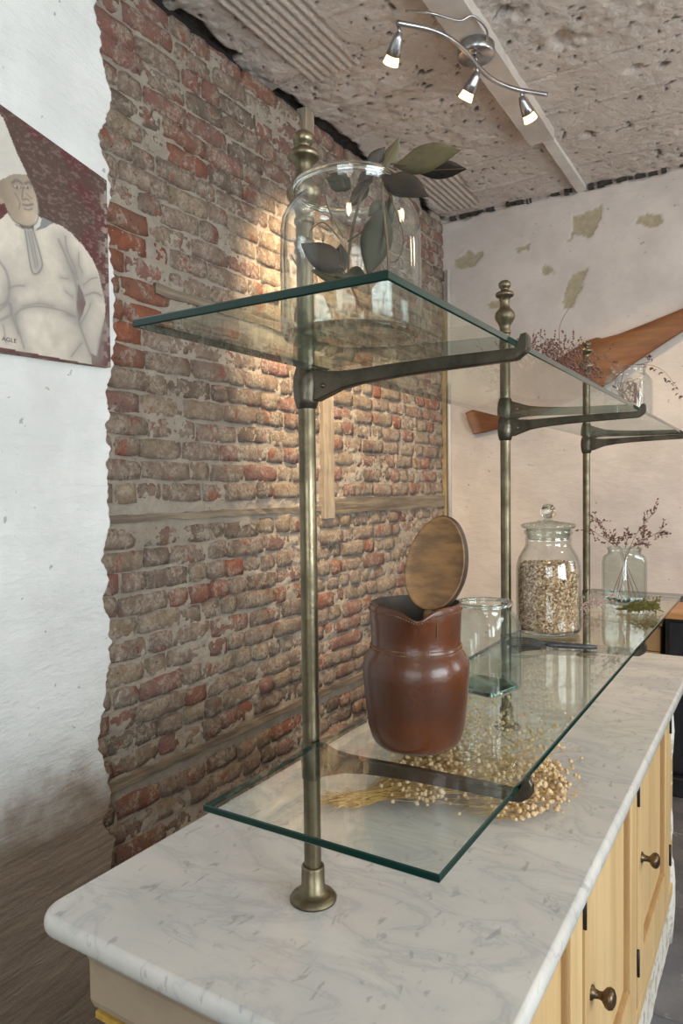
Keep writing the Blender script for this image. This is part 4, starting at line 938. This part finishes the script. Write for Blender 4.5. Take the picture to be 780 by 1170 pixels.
# the oats: thousands of flat flakes lying against the glass and on top
rg = random.Random(7); V = []; Fc = []
def flake(p, n, r):
    n = Vector(n).normalized(); a = n.orthogonal().normalized(); b = n.cross(a); ph = rg.uniform(0, 6.28); e = rg.uniform(.55, .9)
    base = len(V); V.append(tuple(Vector(p)+n*.0008))
    for k in range(5):
        t = ph+2*math.pi*k/5; V.append(tuple(Vector(p)+a*(r*math.cos(t))+b*(r*e*math.sin(t))-n*.0004))
    for k in range(5): Fc.append((base, base+1+k, base+1+(k+1) % 5))
for i in range(7500):
    a = rg.uniform(0, 2*math.pi); z_ = rg.uniform(.013, .158)
    R_ = .0655 if z_ < .142 else .0655-(z_-.142)*.25
    R_ -= rg.uniform(0, .004)
    n = Vector((math.cos(a), math.sin(a), 0))+Vector((rg.uniform(-.6, .6), rg.uniform(-.6, .6), rg.uniform(-.6, .6)))
    flake((R_*math.cos(a), R_*math.sin(a), z_), n, rg.uniform(.0022, .0042))
for i in range(1600):
    r = .062*math.sqrt(rg.random()); a = rg.uniform(0, 2*math.pi)
    flake((r*math.cos(a), r*math.sin(a), .152+.010*(1-r/.062)+rg.uniform(-.002, .004)), (rg.uniform(-.5, .5), rg.uniform(-.5, .5), 1), rg.uniform(.0025, .0042))
ot = mesh_obj('rolled_oats', V, Fc, OATS, smooth=False); ot.location = (J3[0], J3[1], ZL+.0005); tag(ot, 'rolled oats filling the tall lidded jar on the lower shelf', 'oats', kind='stuff')
OATC = pbr('oat_mass', (.50, .34, .19), (.36, .22, .12), 120, .9, bump=.8, bscale=260)
core = lathe('oat_core', [(0, .010), (.060, .010), (.0615, .015), (.0615, .138), (.058, .150), (0, .158)], OATC, ot); tag(core, kind='stuff')

# small square jar with sprigs, far end of lower shelf
j4 = empty('small_square_jar', (.150, 1.386, ZL), 'small square glass jar with thin dried sprigs at the far end of the lower shelf', 'jar', math.radians(-38))
h4 = .047
o4 = [(h4*.93, 0, .9), (h4, .004, .9), (h4, .008, .9), (h4, .110, .9), (h4*.97, .122, .8), (h4*.98, .130, .4), (h4*.96, .135, 0), (h4*.96, .146, 0), (h4*1.01, .148, 0), (h4*1.01, .153, 0), (h4*.97, .154, 0)]
jar_shell('glass_body', o4, .003, JARG2, j4, n=64)
tag(lathe('base_glass', [(0, .001), (h4*.90, .001, .9), (h4*.95, .004, .9), (h4*.92, .008, .9), (0, .005)], SOLIDG2, j4, n=64), 'thick base')
# square jar with a twig ball, far end of the upper shelf
j5 = empty('small_square_jar', (.188, 1.225, ZU), 'square clear glass jar holding a twig tangle, far end of the upper shelf', 'jar', math.radians(-9))
h5 = .051
o5 = [(h5*.93, 0, .9), (h5, .004, .9), (h5, .008, .9), (h5, .105, .9), (h5*.98, .118, .8), (h5*.88, .128, .4), (h5*.82, .134, 0), (h5*.82, .144, 0), (h5*.88, .147, 0), (h5*.86, .152, 0)]
jar_shell('glass_body', o5, .003, JARG, j5, n=64)
tag(lathe('base_glass', [(0, .001), (h5*.90, .001, .9), (h5*.95, .004, .9), (h5*.92, .008, .9), (0, .005)], SOLIDG, j5, n=64), 'thick base')

# ------------------------------------------------------------------ dried plants
class Plant:
    def __init__(s, seed): s.V = []; s.F = []; s.v2 = []; s.f2 = []; s.r = random.Random(seed)
    def stem(s, pts, r, n=4): 
        pts = list(pts); tube_geo(pts, [r*(1-.6*i/len(pts)) for i in range(len(pts))], n, s.V, s.F, caps=False)
    def ball(s, p, r, sub=0, squash=1.0):
        b = len(s.v2); p = Vector(p)
        g = (1+5**.5)/2; ic = [(-1, g, 0), (1, g, 0), (-1, -g, 0), (1, -g, 0), (0, -1, g), (0, 1, g), (0, -1, -g), (0, 1, -g), (g, 0, -1), (g, 0, 1), (-g, 0, -1), (-g, 0, 1)]
        for q in ic:
            v = Vector(q).normalized()*r*s.r.uniform(.85, 1.1); v.z *= squash; s.v2.append(tuple(p+v))
        for f in ((0, 11, 5), (0, 5, 1), (0, 1, 7), (0, 7, 10), (0, 10, 11), (1, 5, 9), (5, 11, 4), (11, 10, 2), (10, 7, 6), (7, 1, 8), (3, 9, 4), (3, 4, 2), (3, 2, 6), (3, 6, 8), (3, 8, 9), (4, 9, 5), (2, 4, 11), (6, 2, 10), (8, 6, 7), (9, 8, 1)): s.f2.append(tuple(q+b for q in f))
    def leafbit(s, p, d, L, w):
        p = Vector(p); d = Vector(d).normalized(); a = d.orthogonal().normalized(); a = (a*math.cos(s.r.uniform(0, 6))+d.cross(a)*math.sin(s.r.uniform(0, 6))).normalized(); n_ = d.cross(a)
        b = len(s.v2)
        for q in (p, p+d*L*.5+a*w, p+d*L, p+d*L*.5-a*w, p+d*L*.5+n_*w*.5, p+d*L*.5-n_*w*.5): s.v2.append(tuple(q))
        for f in ((0, 1, 4), (1, 2, 4), (2, 3, 4), (3, 0, 4), (1, 0, 5), (2, 1, 5), (3, 2, 5), (0, 3, 5)): s.f2.append(tuple(q+b for q in f))
    def build(s, name, loc, label, cat, ms, mt, n1='stems', n2='seed_heads', group=None):
        root = empty(name, loc, label, cat, group=group)
        local(tag(mesh_obj(n1, s.V, s.F, ms, root), kind='stuff'), root)
        if s.v2: local(tag(mesh_obj(n2, s.v2, s.f2, mt, root), kind='stuff'), root)
        return root
# round-headed bunch on the marble
P = Plant(21); rg = P.r
bind = Vector((-.075, .275, .014))
for i in range(150):
    d = Vector((-.085, -.055, 0)).normalized(); tail = bind+d*rg.uniform(.02, .07)+Vector((rg.uniform(-.022, .022), rg.uniform(-.022, .022), rg.uniform(-.008, .010)))
    t_a = rg.uniform(-1, 1); rad = rg.uniform(.08, .36)
    cdir = Vector((.62, .75, 0)).rotated if False else None
    ang = math.radians(50+34*t_a); end = bind+Vector((math.cos(ang)*rad*1.0, math.sin(ang)*rad*1.15, rg.uniform(.0, .09)*(.4+rad*2.2)))
    end.z = max(end.z, .010); mid = bind+(end-bind)*.45+Vector((rg.uniform(-.012, .012), rg.uniform(-.012, .012), rg.uniform(0, .01)))
    tail.z = max(tail.z, .004)
    pts = spline([tail, bind+Vector((rg.uniform(-.010, .010), rg.uniform(-.010, .010), rg.uniform(-.008, .012))), mid, end], 4); P.stem(pts, .0010)
    for k in range(rg.randint(6, 10)):
        sidx = rg.randint(len(pts)-5, len(pts)-1); a = Vector(pts[sidx]); off = Vector((rg.uniform(-.028, .040), rg.uniform(-.028, .040), rg.uniform(-.012, .032))); e = a+off; e.z = max(e.z, .0065); e.x = min(e.x, .235)
        P.stem([a, a+off*.5+Vector((0, 0, .003)), e], .0005, 3); P.ball(e, rg.uniform(.0028, .0050))
for i in range(420):      # dense cluster of heads at the front of the bunch
    a = rg.uniform(0, 2*math.pi); r = math.sqrt(rg.random()); p = Vector((.150+.070*r*math.cos(a), .45+.125*r*math.sin(a), .007+rg.uniform(0, .065)*(1-r*.6)))
    P.stem([p-Vector((.03, .02, .0)), p], .0005, 3); P.ball(p, rg.uniform(.0034, .0058))
P.build('dried_flower_bunch', (.05, .42, .001), 'bunch of golden dried flowers with round seed heads lying on the marble', 'dried flowers', STRAW, SEED)
def spray(P, base, tip, nb, bl, leafL, r=.0008, spread=1.0, ball=0, down=None):
    rg = P.r; base = Vector(base); tip = Vector(tip); mid = (base+tip)*.5+Vector((rg.uniform(-1, 1), rg.uniform(-1, 1), rg.uniform(-1, 1)))*(tip-base).length*.07
    pts = spline([base, mid, tip], 6); P.stem(pts, r)
    for k in range(nb):
        i = rg.randint(len(pts)//3, len(pts)-1); a = Vector(pts[i]); d = (tip-base).normalized()
        off = (d*rg.uniform(.2, 1)+Vector((rg.uniform(-1, 1), rg.uniform(-1, 1), rg.uniform(-1, 1)))*spread).normalized()*bl*rg.uniform(.4, 1)
        P.stem([a, a+off*.5, a+off], r*.5, 3)
        for q in range(rg.randint(2, 4)):
            pp_ = a+off*rg.uniform(.4, 1.0); dd = off.normalized()+Vector((rg.uniform(-1, 1), rg.uniform(-1, 1), rg.uniform(-1, 1)))*.8
            if ball: P.ball(pp_, ball*rg.uniform(.7, 1.2))
            else: P.leafbit(pp_, dd, leafL*rg.uniform(.6, 1.2), leafL*.28)
# sprigs in the small jar
P = Plant(31)
for b, t in (((.118, 1.36, .226), (.2356, 1.386, .482)), ((.190, 1.41, .226), (.070, 1.386, .460)), ((.185, 1.37, .226), (.045, 1.40, .425)), ((.130, 1.41, .226), (.247, 1.38, .424)), ((.160, 1.40, .226), (.165, 1.37, .405)), ((.125, 1.39, .226), (.205, 1.40, .40)), ((.170, 1.38, .226), (.110, 1.39, .40))):
    neck = Vector((.150+(t[0]-.15)*.15, 1.386, .368)); b = Vector(b); t = Vector(t)
    P.stem(spline([b, (b+neck)/2, neck], 4), .0011, 5); spray(P, neck, t, 15, .038, .011, .0009)
P.build('dried_sprigs', (.15, 1.386, ZL+.006), 'thin dried purple-brown sprigs standing in the small jar on the lower shelf', 'sprigs', TWIGP, TWIGP, 'stems', 'leaflets')
# pink sprig and moss lying on the lower shelf
P = Plant(41)
for k in range(9):
    spray(P, (.070+P.r.uniform(-.01, .01), 1.02+P.r.uniform(0, .05), ZL+.006), (.155+P.r.uniform(-.03, .035), 1.17+P.r.uniform(-.06, .09), ZL+.018+P.r.uniform(0, .03)), 10, .022, .006, .0007, ball=.0022)
for V_ in (P.V, P.v2):
    for i, v in enumerate(V_): V_[i] = (v[0], v[1], max(v[2], ZL+.001))
P.build('pink_sprig', (.11, 1.10, ZL), 'dusty pink dried sprig lying flat before the small jar on the lower shelf', 'sprig', PALETW, BLOSSOM, 'stems', 'blossoms')
P = Plant(43)
for k in range(26):
    a = P.r.uniform(-.9, .9); base_ = (.170+P.r.uniform(-.008, .008), 1.19+P.r.uniform(-.02, .02), ZL+.006)
    tip_ = (.170+.085*math.cos(a)+.01, 1.19+.085*math.sin(a)*.9, ZL+.010+P.r.uniform(0, .024)); tip_ = (min(tip_[0], .262), tip_[1], tip_[2])
    spray(P, base_, tip_, 14, .018, .005, .0006, ball=.0019)
for V_ in (P.V, P.v2):
    for i, v in enumerate(V_): V_[i] = (v[0], v[1], max(v[2], ZL+.001))
P.build('moss_tuft', (.20, 1.19, ZL), 'tuft of olive green dried moss at the front edge of the lower shelf', 'moss', MOSS, MOSS, 'stems', 'fronds')
# reddish brown bunch on the upper shelf
P = Plant(51)
for k in range(210):
    a = P.r.uniform(0, 2*math.pi); r = P.r.uniform(.01, .12)
    b_ = (.135+P.r.uniform(-.02, .02), .62+P.r.uniform(-.03, .03), ZU+.008); t = (.135+r*math.cos(a)*1.0, .62+r*math.sin(a)*1.5, ZU+.015+P.r.uniform(.03, .125)*(1-r*3.2))
    t = (t[0], t[1], max(t[2], ZU+.012)); spray(P, b_, t, 8, .028, .006, .0007, ball=.0020)
P.stem(spline([(.150, .62, .76), (.1647, .62, .8134), (.1681, .62, .8632), (.1929, .62, .9013)], 6), .0010, 5)
for k in range(12): P.ball((.163+P.r.uniform(-.004, .004), .62, .80+P.r.uniform(-.02, .025)), .0014)
# twigs reaching back to the middle finial
for k in range(7): spray(P, (.10, .60, ZU+.02), (.01+P.r.uniform(-.06, .05), .66+P.r.uniform(-.1, .1), ZU+.06+P.r.uniform(0, .09)), 7, .03, .006, .0006, ball=.0014)
for V_ in (P.V, P.v2):
    for i, v in enumerate(V_): V_[i] = (v[0], v[1], max(v[2], ZU+.0008))
P.build('dried_heather', (.135, .62, ZU), 'bushy reddish brown dried heather bunch on the upper shelf before the propeller', 'dried flowers', TWIGP, TWIGP, 'stems', 'buds')
# tangle in the upper square jar and a sprig arching out of it
P = Plant(61); rg = P.r
for k in range(34):
    a = rg.uniform(0, 6.28); pts = []
    for q in range(5):
        a += rg.uniform(.5, 1.2); r = rg.uniform(.016, .042); pts.append((.188+r*math.cos(a), 1.225+r*math.sin(a), ZU+.085+rg.uniform(-.035, .035)))
    P.stem(spline(pts, 4), .0007, 4)
P.stem(spline([(.165, 1.225, .80), (.180, 1.225, .865), (.2029, 1.23, .868), (.2455, 1.23, .862), (.2768, 1.23, .840), (.3077, 1.23, .7936)], 6), .0010, 5)
P.stem(spline([(.2029, 1.23, .868), (.2349, 1.23, .872), (.2391, 1.23, .8912)], 5), .0008, 4)
for p in ((.2455, .858), (.250, .852), (.262, .842), (.2768, .826), (.283, .820), (.292, .812), (.300, .800), (.306, .786), (.309, .778), (.2391, .892), (.236, .884), (.243, .880)):
    for q in range(3): P.leafbit((p[0], 1.23, p[1]), (rg.uniform(-1, 1), rg.uniform(-1, 1), rg.uniform(-1, .3)), .011, .003)
P.build('twig_tangle', (.188, 1.225, ZU+.006), 'ball of bent grey-brown twigs with an arching sprig in the upper square jar', 'twigs', TWIGP, TWIGP, 'twigs', 'leaflets')

# ------------------------------------------------------------------ black whisk
wk = empty('whisk', (.14, .70, ZL), 'black whisk lying in front of the oats jar on the lower shelf', 'whisk')
wa, wb, wc = Vector((.128, .675, ZL+.0075)), Vector((.218, .705, ZL+.0060)), Vector((.122, .673, ZL+.009))
dx = (wb-wa).normalized()
V, Fc = tube_geo([wa-dx*.004, wa, wa+dx*.02, wa+dx*.07, wb], [.0030, .0048, .0055, .0055, .0040], 12); local(mesh_obj('handle', V, Fc, NYLON, wk), wk)
for k in range(8):
    th = math.pi*k/8; side = Vector((-dx.y, dx.x, 0)); w1 = (side*math.cos(th)+Vector((0, 0, 1))*math.sin(th))
    pts = []
    for q in range(17):
        t = q/16; a = math.pi*t; ln = .080*math.sin(a); wd = .020*math.sin(2*a)*1.1 if False else .021*math.cos(a)*math.sin(a)**.6 if 0 < t < 1 else 0
        p = wa-dx*(.002+ln)+w1*wd; p.z = max(p.z, ZL+.0012); pts.append(p)
    V, Fc = tube_geo(pts, .0009, 5); local(mesh_obj('wire', V, Fc, NYLON, wk), wk)
